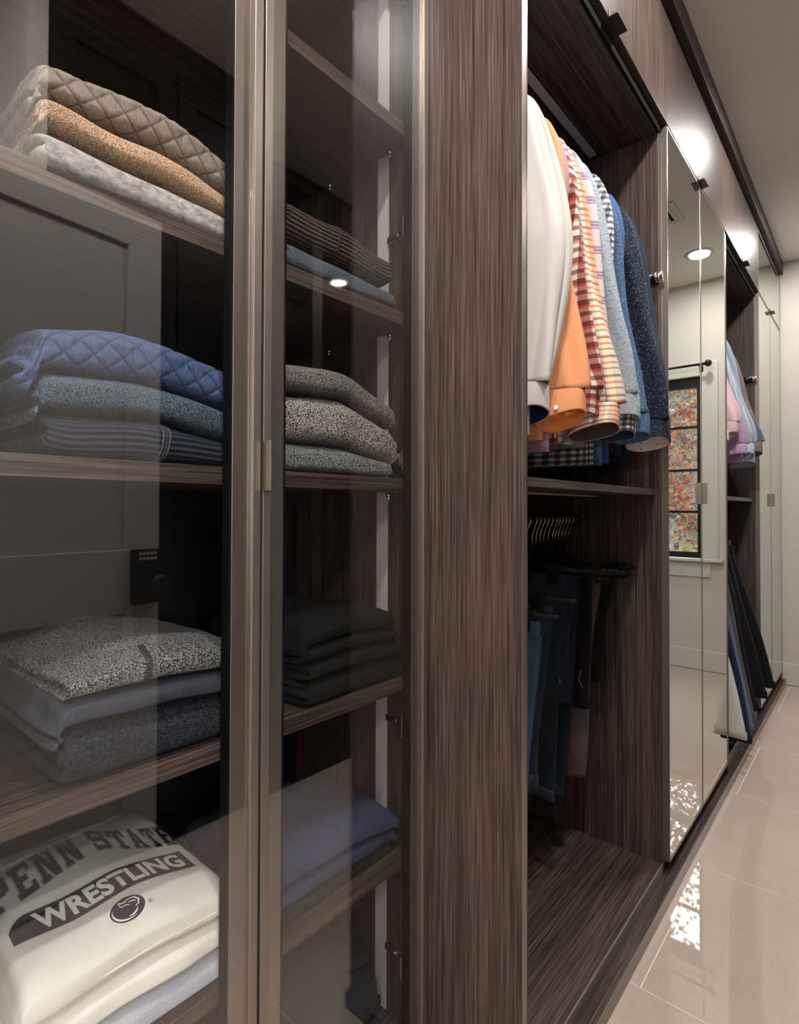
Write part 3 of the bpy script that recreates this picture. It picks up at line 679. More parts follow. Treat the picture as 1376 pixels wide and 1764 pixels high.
# slab serif letters drawn on a small grid (5 wide x 7 high), merged strokes
def slab(txt, w, h, gap, grow=0):
    """college block letters from stroke boxes/quads in unit cells"""
    bm = bmesh.new(); t = .27; sf = .15
    def quad(*p):
        vs = [bm.verts.new((a, b, 0)) for a, b in p]; bm.faces.new(vs)
    def rect(x0, y0, x1, y1): quad((x0-grow, y0-grow), (x1+grow, y0-grow), (x1+grow, y1+grow), (x0-grow, y1+grow))
    total = sum((gap*1.3+w*.25 if c == ' ' else w+gap) for c in txt)-gap; x = -total/2
    for c in txt:
        if c == ' ': x += gap*1.3+w*.25; continue
        X = lambda a: x+a*w
        R = lambda a, b, c_, d: rect(X(a), b*h, X(c_), d*h)
        Q = lambda *p: quad(*[(X(a)+(grow if i in (1, 2) else -grow), b*h) for i, (a, b) in enumerate(p)])
        if c == 'P':
            R(.1, 0, .38, 1); R(0, 0, .5, sf); R(0, 1-sf, .8, 1); R(.38, .38, .8, .53); R(.72, .44, 1, .94)
        elif c == 'E':
            R(.1, 0, .38, 1); R(0, 0, 1, sf+.03); R(0, 1-sf-.03, 1, 1); R(.38, .43, .72, .58); R(.82, 0, 1, .3); R(.82, .7, 1, 1)
        elif c == 'N':
            R(.07, 0, .29, 1); R(.71, 0, .93, 1); Q((.12, 1), (.42, 1), (.88, 0), (.6, 0)); R(-.02, 0, .4, sf); R(-.02, 1-sf, .34, 1); R(.6, 1-sf, 1.02, 1)
        elif c == 'S':
            R(0, .52, .28, .92); R(.72, .08, 1, .5); R(.1, 1-.19, .95, 1); R(.05, 0, .9, .19); R(.12, .41, .88, .6); R(0, 0, .16, .33); R(.84, .67, 1, 1)
        elif c == 'T':
            R(.36, 0, .64, 1); R(0, 1-.2, 1, 1); R(0, .62, .16, 1); R(.84, .62, 1, 1); R(.22, 0, .78, sf)
        elif c == 'A':
            Q((.36, 1), (.56, 1), (.30, 0), (.06, 0)); Q((.44, 1), (.64, 1), (.94, 0), (.66, 0)); R(.25, .26, .75, .41); R(-.04, 0, .38, sf); R(.58, 0, 1.04, sf)
        x += w+gap
    return bm
def arch(cx, cy, R0=.42, sy=1.0):   # text x -> +Y (bent over an arch), text y -> -X
    def wf(u, v):
        a = u/R0; return (cx-(v*1.0)+(R0*(1-math.cos(a)))*sy+ (0), cy+(R0+v)*math.sin(a))
    return wf
US = [0, .0325, .065, .0975, .145, .1775, .21, .2425, .275, .301]; YS = [.209, .243, .2745, .310, .357, .381, .404, .424, .443, .458]
BY = [.20, .255, .287, .325, .365, .39, .41, .43, .47]; BXs = [-.380, -.396, -.411, -.426, -.434, -.414, -.403, -.392, -.376]; HS = [.087, .088, .090, .091, .078, .072, .072, .070, .070]
def pennw(u, v):
    uu = u+.301/2; y = float(np.interp(uu, US, YS)) if uu > 0 else YS[0]+uu
    return (float(np.interp(y, BY, BXs))-(v/.088)*float(np.interp(y, BY, HS)), y+.06*v)
to_sheet('lettering_outline', slab('PENN STATE', .026, .088, .0065, .0018), INKG, .0010, pennw)
to_sheet('arched_lettering', slab('PENN STATE', .026, .088, .0065), INK, .0018, pennw)
def band(x0, x1, h):
    bm = bmesh.new(); n = 30
    prev = None
    for i in range(n+1):
        u = x0+(x1-x0)*i/n; hh = h*(1-max(0, 1-i/3.5)**2.2*.55)
        a = bm.verts.new((u, -h/2, 0)); b = bm.verts.new((u, -h/2+hh, 0))
        if prev: bm.faces.new((prev[0], a, b, prev[1]))
        prev = (a, b)
    return bm
bandw = lambda u, v: (-.3365-v-.0025*math.sin(u*40), u)
to_sheet('print_band', band(.214, .447, .052), INK, .0012, bandw)
tb = text_bm('WRESTLING', .06, .0022, 1.0, 1.04)
mnx, mxx = min(v.co.x for v in tb.verts), max(v.co.x for v in tb.verts); mny, mxy = min(v.co.y for v in tb.verts), max(v.co.y for v in tb.verts)
for v in tb.verts: v.co.x = .242+(v.co.x-mnx)/(mxx-mnx)*.195; v.co.y = -.0195+(v.co.y-mny)/(mxy-mny)*.039
to_sheet('band_lettering', tb, WHT, .0018, bandw)
# oval emblem with a cat head drawn in white strokes
def ellipse_bm(a, b, n=36):
    bm = bmesh.new(); bm.faces.new([bm.verts.new((a*math.cos(2*math.pi*k/n), b*math.sin(2*math.pi*k/n), 0)) for k in range(n)]); return bm
def stroke_bm(paths):
    bm = bmesh.new()
    for P in paths:
        pr = None
        for i, (x, y, w_) in enumerate(P):
            x2, y2 = (P[i+1][:2] if i < len(P)-1 else (2*x-P[i-1][0], 2*y-P[i-1][1])); dx, dy = x2-x, y2-y; L = math.hypot(dx, dy) or 1
            nx, ny = -dy/L*w_/2, dx/L*w_/2
            a = bm.verts.new((x+nx, y+ny, 0)); b = bm.verts.new((x-nx, y-ny, 0))
            if pr: bm.faces.new((pr[0], pr[1], b, a))
            pr = (a, b)
    return bm
emw = lambda u, v: (-.280-v*1.08-.10*u, .334+u*1.0)
to_sheet('emblem_rim', ellipse_bm(.0245, .0205), WHT, .0012, emw)
to_sheet('emblem_oval', ellipse_bm(.0225, .0185), INK, .0017, emw)
arc = lambda r1, r2, a0, a1, w0, n=12: [(r1*math.cos(math.radians(a0+(a1-a0)*i/n)), r2*math.sin(math.radians(a0+(a1-a0)*i/n)), w0*math.sin(math.pi*(i+.4)/(n+.8))) for i in range(n+1)]
to_sheet('emblem_lines', stroke_bm([arc(.0195, .0155, 150, 285, .0026), arc(.0125, .0125, 250, 330, .0022),
    [(-.006, .006, .001), (-.007, .0135, .0024), (-.001, .0105, .0016), (.006, .0125, .0014), (.013, .0105, .0022), (.0165, .004, .0024), (.014, -.002, .0018), (.009, -.004, .001)],
    [(.004, .0075, .001), (.009, .0065, .0016), (.013, .0035, .001)], [(-.006, .006, .001), (.001, .0055, .0012), (.004, .0025, .0008)]]), WHT, .0022, emw)
to_sheet('registered_mark', stroke_bm([arc(.0022, .0022, 0, 180, .0009, 8), arc(.0022, .0022, 180, 360, .0009, 8), [(-.0006, -.0012, .0005), (-.0006, .0012, .0005), (.0008, .0006, .0005)]]), INK, .0015, lambda u, v: emw(u+.0275, v-.008))
# hem seam lines along the front fold
sm = MB(); sm.tube([(sw.xf-.0015+.0002*math.sin(i), .215+.235*i/20, sw.bot(.215+.235*i/20)+.0155) for i in range(21)], .0013, 6)
q = sm.build('hem_seam', C['white2'], None, True); q.data.transform(Matrix.Translation(-sw.obj.location)); q.parent = sw.obj

# ------------------------------------------------------------------ hanging clothes
def loft(mb, secs, n=28, fold=None, closed_top=False, closed_bot=False, mi=0, v0=0):
    """secs: (x,y,z,a,b) ellipses; a along X, b along Y"""
    n0 = len(mb.v); acc = v0; prev = None
    for i, (x, y, z, a, b) in enumerate(secs):
        t = i/(len(secs)-1)
        if prev: acc += math.dist(prev, (x, y, z))
        prev = (x, y, z); per = (a+b)*math.pi*.8
        for k in range(n+1):
            th = 2*math.pi*k/n; c, s = math.cos(th), math.sin(th)
            px = x+a*math.copysign(abs(c)**.8, c); py = y+b*math.copysign(abs(s)**.8, s); pz = z
            if fold: dx, dy = fold(th, t, c, s); px += dx; py += dy
            mb.v.append((px, py, pz)); mb.uv.append((per*k/n, acc))
    for i in range(len(secs)-1):
        for k in range(n):
            a = n0+i*(n+1)+k; mb.f.append((a, a+1, a+n+2, a+n+1)); mb.mi.append(mi)
    if closed_top: mb.f.append(tuple(n0+k for k in range(n))); mb.mi.append(mi)
    if closed_bot: mb.f.append(tuple(n0+(len(secs)-1)*(n+1)+k for k in range(n))[::-1]); mb.mi.append(mi)
    return mb
def path(P, n=26):
    out = []
    for i in range(n+1):
        t = i/n*(len(P)-1); k = min(int(t), len(P)-2); s = t-k
        p0, p1, p2, p3 = P[max(k-1, 0)], P[k], P[k+1], P[min(k+2, len(P)-1)]
        out.append(tuple(.5*((2*b)+(-a+c)*s+(2*a-5*b+4*c-d)*s*s+(-a+3*b-3*c+d)*s**3) for a, b, c, d in zip(p0, p1, p2, p3)))
    return out
HCX = -.29
def shirt(y, mat, label, cuffx=-.012, cuffy=0., cuffz=1.325, hem=1.285, zs=2.015, seed=0, lining=None, shx=-.085, sleeve_b=.030, group='shirts hanging in the first open bay', name='hanging_shirt', short=False, hw=.2, bulge=.0, lean=0., thk=.017, zrod=2.10, cuffmat=None, cw=.052):
    rs = random.Random(seed)
    t = empty(name, (HCX, y, zs+.07), label, 'shirt', group)
    ph = [rs.uniform(0, 6.28) for _ in range(6)]
    def bf(th, u, c, s): 
        A = .006*u
        return (0, A*math.sin(5*c+ph[0]+2*u)+(.004*u)*math.sin(11*c+ph[1]))
    w = abs(shx-HCX)-.005
    body = MB(); loft(body, path([(HCX, y, zs+.065, .055, .028), (HCX, y, zs+.045, w*.55, thk+.004), (HCX, y, zs+.005, w*.97, thk), (HCX, y, zs-.12, w*.99, thk+.001), (HCX, y, zs-.40, w*1.0, thk+.002), (HCX, y+lean, hem, w*1.02, thk+.003)], 22), 40, bf, True)
    bo = body.build('body', mat, t, True); sd = bo.modifiers.new('cloth', 'SOLIDIFY'); sd.thickness = .0012; sd.offset = 0
    # collar
    cl = MB(); loft(cl, [(HCX, y, zs+.062, .062, .030), (HCX, y, zs+.085, .055, .027), (HCX, y, zs+.092, .050, .024), (HCX, y, zs+.072, .064, .031), (HCX, y, zs+.056, .074, .036)], 24); cl.build('collar', mat, t, True)
    for sgn in (1, -1):
        def sf(th, u, c, s, sgn=sgn):
            A = .0095*min(1, u*2.2)
            r_ = A*math.sin(3*th+ph[2]+3.2*u)+A*.55*math.sin(6*th+ph[3]-4*u)+.003*math.sin(9*u+ph[4])*c; return (r_*c*1.1, r_*s*.9)
        mir = lambda x: x if sgn == 1 else 2*HCX-x
        mx = min(.0, shx+.055)
        if not short:
            e2 = .5*(shx+.040)+.5*cuffx-.012+bulge; zz = lambda q: (zs-.10)*(1-q)+(cuffz+.075)*q
            P = [(shx-.050, y, zs+.010, .028, .016), (shx-.026, y, zs-.010, .030, sleeve_b*.75), (shx-.010, y+cuffy*.15, zs-.12, .044, sleeve_b*.95), (e2-.052+bulge*.3, y+cuffy*.45, zz(.45), .052, sleeve_b*1.02), (cuffx-.010-.054+bulge*.8, y+cuffy*.8, zz(.8), .054, sleeve_b*1.06), (cuffx-cw, y+cuffy, cuffz+.075, cw, sleeve_b)]
        else:
            P = [(shx-.045, y, zs+.012, .030, .018), (shx-.010, y, zs-.015, .042, sleeve_b*.8), (shx+.02, y, zs-.12, .066, sleeve_b), (cuffx-.02, y+cuffy, cuffz+.07, .070, sleeve_b), (cuffx-.03, y+cuffy, cuffz, .070, sleeve_b)]
        if sgn == -1: P = [(max(2*HCX-p[0], -.548+p[3]), p[1], p[2], p[3], p[4]) for p in P]
        sl = MB(); loft(sl, path(P, 30), 30, sf, True); so = sl.build('sleeve', mat, t, True); sd = so.modifiers.new('cloth', 'SOLIDIFY'); sd.thickness = .0012; sd.offset = 0
        if not short:
            cx_, cy_ = (P[-1][0], P[-1][1]); cfm = cuffmat or mat; lin = lining or cfm
            cf = MB(); A, B = cw+.0005, sleeve_b*1.08+.003
            N_ = 30; fl2 = lambda th, u, c, s: (.004*math.sin(2*th+ph[5]), .003*math.sin(2*th+ph[1]))
            tz = -.012*sgn
            rings = [(0, .0, 1.0), (0, -.006, 1.03), (0, -.062, 1.05), (0, -.0645, 1.04)]
            loft(cf, [(cx_+tz*.0, cy_, P[-1][2]+dz, A*k_, B*k_) for _, dz, k_ in rings], N_, fl2, mi=0)
            k0 = len(cf.v)-(N_+1); tx_ = rs.uniform(.02, .28); ty_ = rs.uniform(.22, .42)
            for k in range(N_+1):     # slanted hem
                x_, y_, z_ = cf.v[k0+k]; cf.v[k0+k] = (x_, y_, z_+(x_-cx_)*tx_-(y_-cy_)*ty_); x_, y_, z_ = cf.v[k0-(N_+1)+k]; cf.v[k0-(N_+1)+k] = (x_, y_, z_+(x_-cx_)*tx_-(y_-cy_)*ty_)
            loft(cf, [(cx_, cy_, P[-1][2]+dz, A*k_-.0022, B*k_-.0022) for dz, k_ in ((-.0642, 1.04), (-.040, 1.03), (-.004, 1.0))], N_, fl2, mi=1)
            j0 = len(cf.v)-3*(N_+1)
            for k in range(N_+1): x_, y_, z_ = cf.v[j0+k]; cf.v[j0+k] = (x_, y_, z_+(x_-cx_)*tx_-(y_-cy_)*ty_)
            for k in range(N_): cf.f.append((k0+k, k0+k+1, j0+k+1, j0+k)); cf.mi.append(0)
            co = cf.build('cuff', [cfm, lin], t, True)
            if sgn == 1: MB().tube([(cx_+.008, cy_-B-.004, P[-1][2]-.04), (cx_+.008, cy_-B-.0065, P[-1][2]-.04)], .0052, 12).build('button', WHT, co)
    # its hanger
    h = empty('shirt_hanger', (HCX, y, zrod), 'slim black hanger in the '+' '.join(label.split(',')[0].split()[:11]), 'hanger', group.replace('shirts', 'shirt hangers'))
    k_ = MB().tube([(HCX-w*.8, y, zs-.005), (HCX-w*.45, y, zs+.03), (HCX, y, zs+.058), (HCX+w*.45, y, zs+.03), (HCX+w*.8, y, zs-.005)], .006, 8); k_.build('frame', BLKP, h, True)
    hook(h, y, zrod, zs+.055)
    return t
def hook(parent, y, zr, zn):
    pts = [(HCX, y, zn)]+[(HCX, y, zr-.045)]
    R_ = .0165
    for a in range(-50, 201, 25): pts.append((HCX-R_*math.cos(math.radians(a+0))*-1 if False else HCX+R_*math.cos(math.radians(a)), y, zr+R_*math.sin(math.radians(a))))
    return MB().tube(pts, .0019, 8).build('hook', CHR, parent, True)

F = {}
F['white'] = cloth('white_poplin', (.52, .49, .475), .02)
F['navyin'] = cloth('navy_lining', (.008, .016, .055), .1)
F['orange'] = fabric('orange_oxford', (.58, .235, .10), (.70, .33, .17), 'melange', 1.4, .2)
F['orangein'] = cloth('orange_inside', (.80, .27, .08), .05)
cr_ = (.56, .52, .48); w1 = (1, 1, 1)
F['plaid'] = plaid('red_brown_plaid', (.052, .046), [(0, cr_), (.22, (.95, .34, .2)), (.38, cr_), (.55, (.42, .24, .22)), (.72, cr_), (.86, (.85, .66, .45))], [(0, w1), (.16, (.50, .33, .26)), (.30, w1), (.5, (.98, .42, .30)), (.62, w1), (.8, (.55, .48, .30)), (.9, w1)])
F['plaiddk'] = plaid('brown_burgundy_plaid', (.046, .05), [(0, (.55, .45, .40)), (.3, (.30, .10, .09)), (.55, (.72, .66, .60)), (.75, (.32, .14, .13))], [(0, w1), (.25, (.35, .16, .14)), (.5, (.9, .4, .3)), (.62, w1), (.8, (.4, .25, .2))])
F['brownin'] = cloth('brown_lining', (.06, .045, .042), .06)
F['purple'] = plaid('white_purple_plaid', (.075, .062), [(0, (.56, .51, .51)), (.50, (.36, .25, .42)), (.62, (.56, .51, .51)), (.66, (.28, .16, .36)), (.80, (.40, .28, .46)), (.88, (.56, .51, .51))], [(0, w1), (.45, (.55, .42, .68)), (.53, (.9, .85, .92)), (.57, (.50, .36, .62)), (.66, (.9, .85, .92)), (.7, (.55, .42, .68)), (.76, w1)])
F['floral'] = fabric('pale_blue_floral', (.33, .38, .43), (.07, .11, .16), 'floral', 1.35)
F['gingham'] = plaid('black_white_gingham', (.0165, .0165), [(0, (.80, .76, .68)), (.5, (.20, .21, .26))], [(0, w1), (.5, (.22, .22, .26))])
F['navygray'] = fabric('dark_navy_gingham', (.012, .016, .03), (.10, .11, .14), 'waffle', 2.6)
F['denimpr'] = fabric('denim_blue_print', (.055, .11, .21), (.26, .36, .50), 'floral', 1.6)
F['royal'] = cloth('royal_blue_cotton', (.045, .085, .22), .06)
F['dots'] = fabric('navy_white_dots', (.008, .014, .030), (.50, .54, .58), 'dots', 1.15)
F['navy'] = cloth('dark_navy_cotton', (.018, .032, .060), .08)
F['pinkdot'] = fabric('pale_pink_dots', (.70, .62, .60), (.06, .03, .05), 'dots', .45)
F['burg'] = cloth('dusty_rose_cotton', (.30, .10, .115), .06)
F['lilac'] = cloth('lilac_cotton', (.42, .24, .34), .05)
G1 = 'shirts hanging in the first open bay'
shirt(.985, F['burg'], 'dusty rose cotton shirt hanging nearest the glass cabinet, only its hem showing', cuffz=1.34, hem=1.262, seed=31, cuffx=-.20, bulge=-.0, shx=-.20)
shirt(1.035, F['navygray'], 'dark navy checked shirt hanging low behind the white shirt', cuffz=1.36, hem=1.225, seed=32, cuffx=-.19, bulge=-.0, shx=-.20)
shirt(1.090, F['white'], 'long-sleeved white shirt with a navy-lined cuff', cuffx=-.040, cuffy=-.02, cuffz=1.318, hem=1.29, seed=33, lining=F['navyin'], bulge=.038, sleeve_b=.034, cw=.047, zs=2.03)
shirt(1.150, F['orange'], 'long-sleeved orange shirt behind the white one', cuffx=.006, cuffy=.0, cuffz=1.312, hem=1.285, seed=34, lining=F['orangein'], cw=.050)
shirt(1.185, F['lilac'], 'lilac shirt squeezed between the orange and the red plaid shirts', cuffx=-.02, cuffz=1.34, hem=1.262, seed=35, bulge=-.02, thk=.013, sleeve_b=.02, zs=2.02)
shirt(1.225, F['plaiddk'], 'brown and burgundy plaid shirt left of the cream and red plaid one', cuffx=.00, cuffy=.03, cuffz=1.33, hem=1.29, seed=36, thk=.013, sleeve_b=.022, zs=1.995)
shirt(1.262, F['plaid'], 'cream shirt with red, brown and tan plaid', cuffx=.030, cuffy=.03, cuffz=1.300, hem=1.285, seed=37, lining=F['brownin'], cw=.056, sleeve_b=.030)
shirt(1.312, F['purple'], 'white shirt with purple plaid lines', cuffx=-.005, cuffy=.035, cuffz=1.36, hem=1.29, seed=38, bulge=.004, thk=.014, zs=2.022, sleeve_b=.024)
shirt(1.375, F['floral'], 'pale blue-grey shirt with a small floral print', cuffx=.030, cuffy=.07, cuffz=1.345, hem=1.29, seed=39, bulge=.004, cw=.052)
shirt(1.445, F['gingham'], 'black and white gingham shirt', cuffx=.010, cuffy=.03, cuffz=1.312, hem=1.25, seed=40, thk=.014, lining=F['navy'], sleeve_b=.024, bulge=-.012)
shirt(1.502, F['denimpr'], 'blue denim shirt with a pale leaf print', cuffx=.022, cuffy=.05, cuffz=1.312, hem=1.25, seed=41, bulge=-.01, thk=.014, sleeve_b=.024, cw=.042)
shirt(1.562, F['royal'], 'plain royal blue shirt', cuffx=-.01, cuffy=.02, cuffz=1.33, hem=1.26, seed=42, bulge=-.01, sleeve_b=.026)
shirt(1.640, F['dots'], 'dark navy shirt dotted with white, its pale cuff lowest of all', cuffx=.036, cuffy=.05, cuffz=1.31, hem=1.27, seed=43, sleeve_b=.036, lining=F['pinkdot'], cw=.058, bulge=.005)
shirt(1.722, F['navy'], 'plain dark navy shirt last on the rod, against the wood panel', cuffx=.015, cuffy=.0, cuffz=1.36, hem=1.27, seed=44, sleeve_b=.026, bulge=-.0, thk=.014)

def trousers(y, mat, label, xf=-.17, ztop=.93, zhem=.40, lean=0., seed=0, wtop=.12, wbot=.085, gap=.012, zrod=1.098, group='trousers hanging in the first open bay', leany=0., hemmat=None, ripped=False, cat='trousers', name='hanging_trousers', hlab=None, barw=.2):
    rs = random.Random(seed); cx = xf-wtop
    t = empty(name, (cx, y, ztop), label, cat, group); ph = [rs.uniform(0, 6.28) for _ in range(4)]
    ff = lambda th, u, c, s: (.004*math.sin(7*u+ph[0])*c, .006*math.sin(4*c+ph[1]+3*u)*(.3+u)+.003*math.sin(12*u+ph[2])*s)
    w = MB(); loft(w, [(cx, y, ztop+.004, wtop*.96, gap+.004), (cx, y, ztop, wtop, gap+.007), (cx, y, ztop-.035, wtop, gap+.008)], 36, closed_top=True); w.build('waistband', mat, t, True)
    for sg, dx in ((-1, 0.0), (1, -.012)):
        L_ = ztop-.034-zhem
        P = [(cx, y+sg*gap*.5, ztop-.034, wtop*.98, gap*.75)]+[(cx+lean*q**.85+dx*2*q, y+sg*gap*.8+leany*q, ztop-.034-L_*q+(.03*q if sg == 1 else 0), wtop*.98*(1-q)+wbot*q, gap) for q in (.33, .66, 1)]
        l = MB(); loft(l, path(P, 30), 30, ff, True); lo_ = l.build('leg', mat, t, True); sd = lo_.modifiers.new('cloth', 'SOLIDIFY'); sd.thickness = .0015; sd.offset = 0
        if sg == -1 or hemmat:
            e = P[-1]; hm = MB(); loft(hm, [(e[0], e[1], e[2]+.03, e[3]+.0015, e[4]+.0015), (e[0], e[1], e[2]-.001, e[3]+.002, e[4]+.002), (e[0], e[1], e[2]-.001, e[3]-.001, e[4]-.001)], 30, lambda th, u, c, s: ff(th, 1, c, s)); hm.build('hem', hemmat or mat, lo_, True)
        if ripped and sg == -1:
            z0 = zhem+.06; fr = MB()
            for k in range(16):
                a = rs.uniform(-.9, .9); x0 = P[-1][0]+a*wbot; z_ = z0+rs.uniform(-.05, .12); yy = P[-1][1]-gap-.006
                fr.tube([(x0, yy, z_), (x0+rs.uniform(-.01, .01), yy-.003, z_-.025), (x0+rs.uniform(-.018, .018), yy-.001, z_-.05)], .0011, 5)
            fr.build('frayed_threads', FRAY, lo_, True)['kind'] = 'stuff'
    h = empty('clip_hanger', (HCX, y, zrod), hlab or 'black clip hanger holding the '+' '.join(label.split(' hanging')[0].split(',')[0].split()[:11]), 'hanger', group.replace('trousers', 'clip hangers'))
    MB().tube([(HCX-barw, y, ztop+.018), (HCX+barw, y, ztop+.018)], .0055, 10).build('bar', BLKP, h, True)
    MB().box(HCX-.03, HCX+.03, y-.004, y+.004, ztop+.016, ztop+.034).build('saddle', BLKP, h, bevel=.002)
    for x in (xf-.035, xf-2*wtop+.035):
        c = MB().box(x-.016, x+.016, y-gap-.011, y+gap+.011, ztop-.022, ztop+.026).tube([(x-.008, y-gap-.011, ztop+.012), (x-.008, y-gap-.015, ztop+.012)], .003, 8).tube([(x+.008, y-gap-.011, ztop+.002), (x+.008, y-gap-.015, ztop+.002)], .003, 8); c.build('clip', BLKP, h, bevel=.002)
    hook(h, y, zrod, ztop+.03)
    return t
FRAY = cloth('frayed_thread', (.28, .30, .30))
J = {}
J['light'] = fabric('washed_blue_denim', (.014, .032, .056), (.042, .075, .115), 'denim')
J['dark'] = fabric('dark_blue_denim', (.004, .008, .018), (.012, .024, .044), 'denim')
J['ink'] = fabric('ink_denim', (.003, .006, .010), (.010, .017, .026), 'denim')
J['taupe'] = fabric('taupe_twill', (.062, .045, .044), (.105, .080, .077), 'denim')
J['black'] = cloth('black_twill', (.004, .004, .0045), .1)
J['hem'] = fabric('worn_denim_hem', (.012, .02, .033), (.06, .08, .11), 'denim')
TG = 'trousers hanging in the first open bay'
trousers(1.235, J['light'], 'washed light blue jeans hanging first, longest leg down beside the near panel', xf=-.135, ztop=.86, zhem=.20, lean=.0, seed=1, wtop=.11, wbot=.075)
trousers(1.335, J['dark'], 'dark blue jeans with a pale frayed hem', xf=-.150, ztop=.885, zhem=.42, lean=-.01, seed=2, hemmat=J['hem'], wtop=.115, wbot=.085)
trousers(1.455, J['ink'], 'ink blue jeans hanging behind the frayed-hem pair, hem lower', xf=-.165, ztop=.95, zhem=.335, lean=-.0, seed=3, hemmat=J['hem'])
trousers(1.520, J['dark'], 'dark ripped blue jeans with white threads at the knee', xf=-.168, ztop=.94, zhem=.585, lean=.0, seed=4, ripped=True, wbot=.10)
trousers(1.570, J['ink'], 'long ink blue jeans reaching lowest beside the taupe pair', xf=-.172, ztop=.94, zhem=.30, lean=-.01, seed=5, hemmat=J['hem'])
trousers(1.630, J['black'], 'black ripped shorts with hanging threads over the taupe trousers', xf=-.163, ztop=.94, zhem=.545, lean=.01, seed=6, ripped=True, wbot=.105)
trousers(1.672, J['taupe'], 'taupe grey twill trousers with stitched side seam', xf=-.158, ztop=.93, zhem=.315, lean=-.012, seed=7, wbot=.085)
trousers(1.722, J['black'], 'short black trousers hanging last against the wood panel', xf=-.140, ztop=.93, zhem=.60, lean=-.01, seed=8, wbot=.10)
for k, y in enumerate((1.495, 1.545, 1.600, 1.650, 1.697, 1.750)):
    hh = empty('clip_hanger', (HCX, y, 1.098), ['empty black trouser hanger between the ink blue and the ripped jeans', 'empty black trouser hanger right behind the ripped blue jeans', 'empty black trouser hanger just before the black ripped shorts', 'empty black trouser hanger between black shorts and taupe trousers', 'empty black trouser hanger right behind the taupe trousers', 'last empty black trouser hanger on the low rod, beside the wood panel'][k], 'hanger', 'empty hangers on the low rod')
    zb_ = .965-.006*k % .02
    MB().tube([(HCX-.21, y, zb_), (HCX+.212, y, zb_)], .0065, 10).tube([(HCX-.2, y, zb_-.02), (HCX+.2, y, zb_-.02)], .004, 10).build('bar', BLKP, hh, True)
    MB().box(HCX-.03, HCX+.03, y-.004, y+.004, zb_, zb_+.022).build('saddle', BLKP, hh, bevel=.002)
    for x in (HCX+.17, HCX-.17): MB().box(x-.014, x+.014, y-.011, y+.011, zb_-.034, zb_+.012).build('clip', BLKP, hh, bevel=.002)
    hook(hh, y, 1.098, zb_+.02)

# second bay
G2 = 'shirts hanging in the far open bay'
B = {}
B['cream'] = cloth('cream_cotton', (.66, .62, .56), .03); B['pink'] = cloth('pink_cotton', (.62, .42, .46), .04); B['lilac'] = cloth('lilac_oxford', (.42, .28, .46), .05)
B['bstr'] = plaid('blue_white_stripe', (.012, .3), [(0, (.36, .44, .56)), (.6, (.58, .62, .68))], [(0, w1)])
B['bgrey'] = fabric('slate_blue_check', (.10, .13, .19), (.20, .24, .31), 'waffle', 1.6)
B['tanin'] = fabric('tan_print', (.20, .15, .14), (.32, .25, .24), 'floral'); B['sblue'] = cloth('soft_blue', (.30, .36, .46), .05)
shirt(2.735, B['cream'], 'cream long-sleeved shirt nearest in the far bay', cuffx=-.005, cuffz=1.40, hem=1.40, seed=51, group=G2, zs=1.93, zrod=2.10)
shirt(2.80, B['pink'], 'pink shirt behind the cream one in the far bay', cuffx=.015, cuffz=1.44, hem=1.38, seed=52, group=G2, zs=1.94, bulge=.0)
shirt(2.865, B['lilac'], 'lilac purple shirt with a plain cuff in the far bay', cuffx=.03, cuffy=.06, cuffz=1.355, hem=1.36, seed=53, group=G2, zs=1.94, bulge=.0, cw=.058)
shirt(2.95, B['bstr'], 'pale blue striped shirt filling the middle of the far bay', cuffx=.035, cuffy=.12, cuffz=1.37, hem=1.33, seed=54, group=G2, zs=1.985, sleeve_b=.04, bulge=.008)
shirt(3.07, B['sblue'], 'soft blue shirt half hidden behind the striped one', cuffx=.03, cuffy=.1, cuffz=1.34, hem=1.33, seed=55, group=G2, zs=1.97, sleeve_b=.03)
shirt(3.17, B['bgrey'], 'slate blue checked shirt with a tan turned cuff', cuffx=.04, cuffy=.12, cuffz=1.40, hem=1.38, seed=56, group=G2, zs=1.94, sleeve_b=.036, cuffmat=B['tanin'])
shirt(3.27, B['tanin'], 'tan printed shirt last in the far bay', cuffx=.01, cuffy=.05, cuffz=1.47, hem=1.42, seed=57, group=G2, zs=1.93)
K = {}
K['khaki'] = cloth('pale_khaki_twill', (.50, .48, .45), .03); K['navy'] = cloth('navy_wool', (.010, .018, .045), .08); K['ltblue'] = cloth('light_blue_wool', (.12, .16, .27), .08)
K['grey'] = cloth('grey_wool', (.09, .085, .085), .08); K['blk'] = cloth('black_wool', (.007, .007, .008), .1)
TG2 = 'trousers hanging in the far open bay'
def tr2(y, m, lab, xf, lean, zt_, zh, **k): trousers(y, K[m], lab, xf=xf, ztop=zt_, zhem=zh, lean=lean, group=TG2, wtop=.10, wbot=.105, **k)
tr2(2.735, 'khaki', 'pale khaki trousers swinging out past the mirrored door', -.10, .155, .90, .175, gap=.02, seed=11)
tr2(2.81, 'navy', 'navy wool trousers beside the pale khaki pair', -.08, .135, .93, .12, leany=.05, gap=.018, seed=12)
tr2(2.875, 'ltblue', 'light blue trousers seen as a thin bright edge', -.075, .12, .93, .15, leany=.07, gap=.014, seed=13)
tr2(2.93, 'grey', 'grey wool trousers between light blue and black', -.07, .115, .93, .16, leany=.08, gap=.014, seed=14)
tr2(3.00, 'blk', 'black wool trousers in front of the longest black pair', -.07, .11, .95, .19, leany=.10, gap=.02, seed=15)
tr2(3.10, 'blk', 'second black wool trousers in the middle of the black group', -.07, .13, .95, .22, leany=.14, gap=.022, seed=16)
tr2(3.22, 'blk', 'widest black trousers fanning out next to the far mirrored wardrobe', -.07, .15, .95, .24, leany=.16, gap=.024, seed=17)

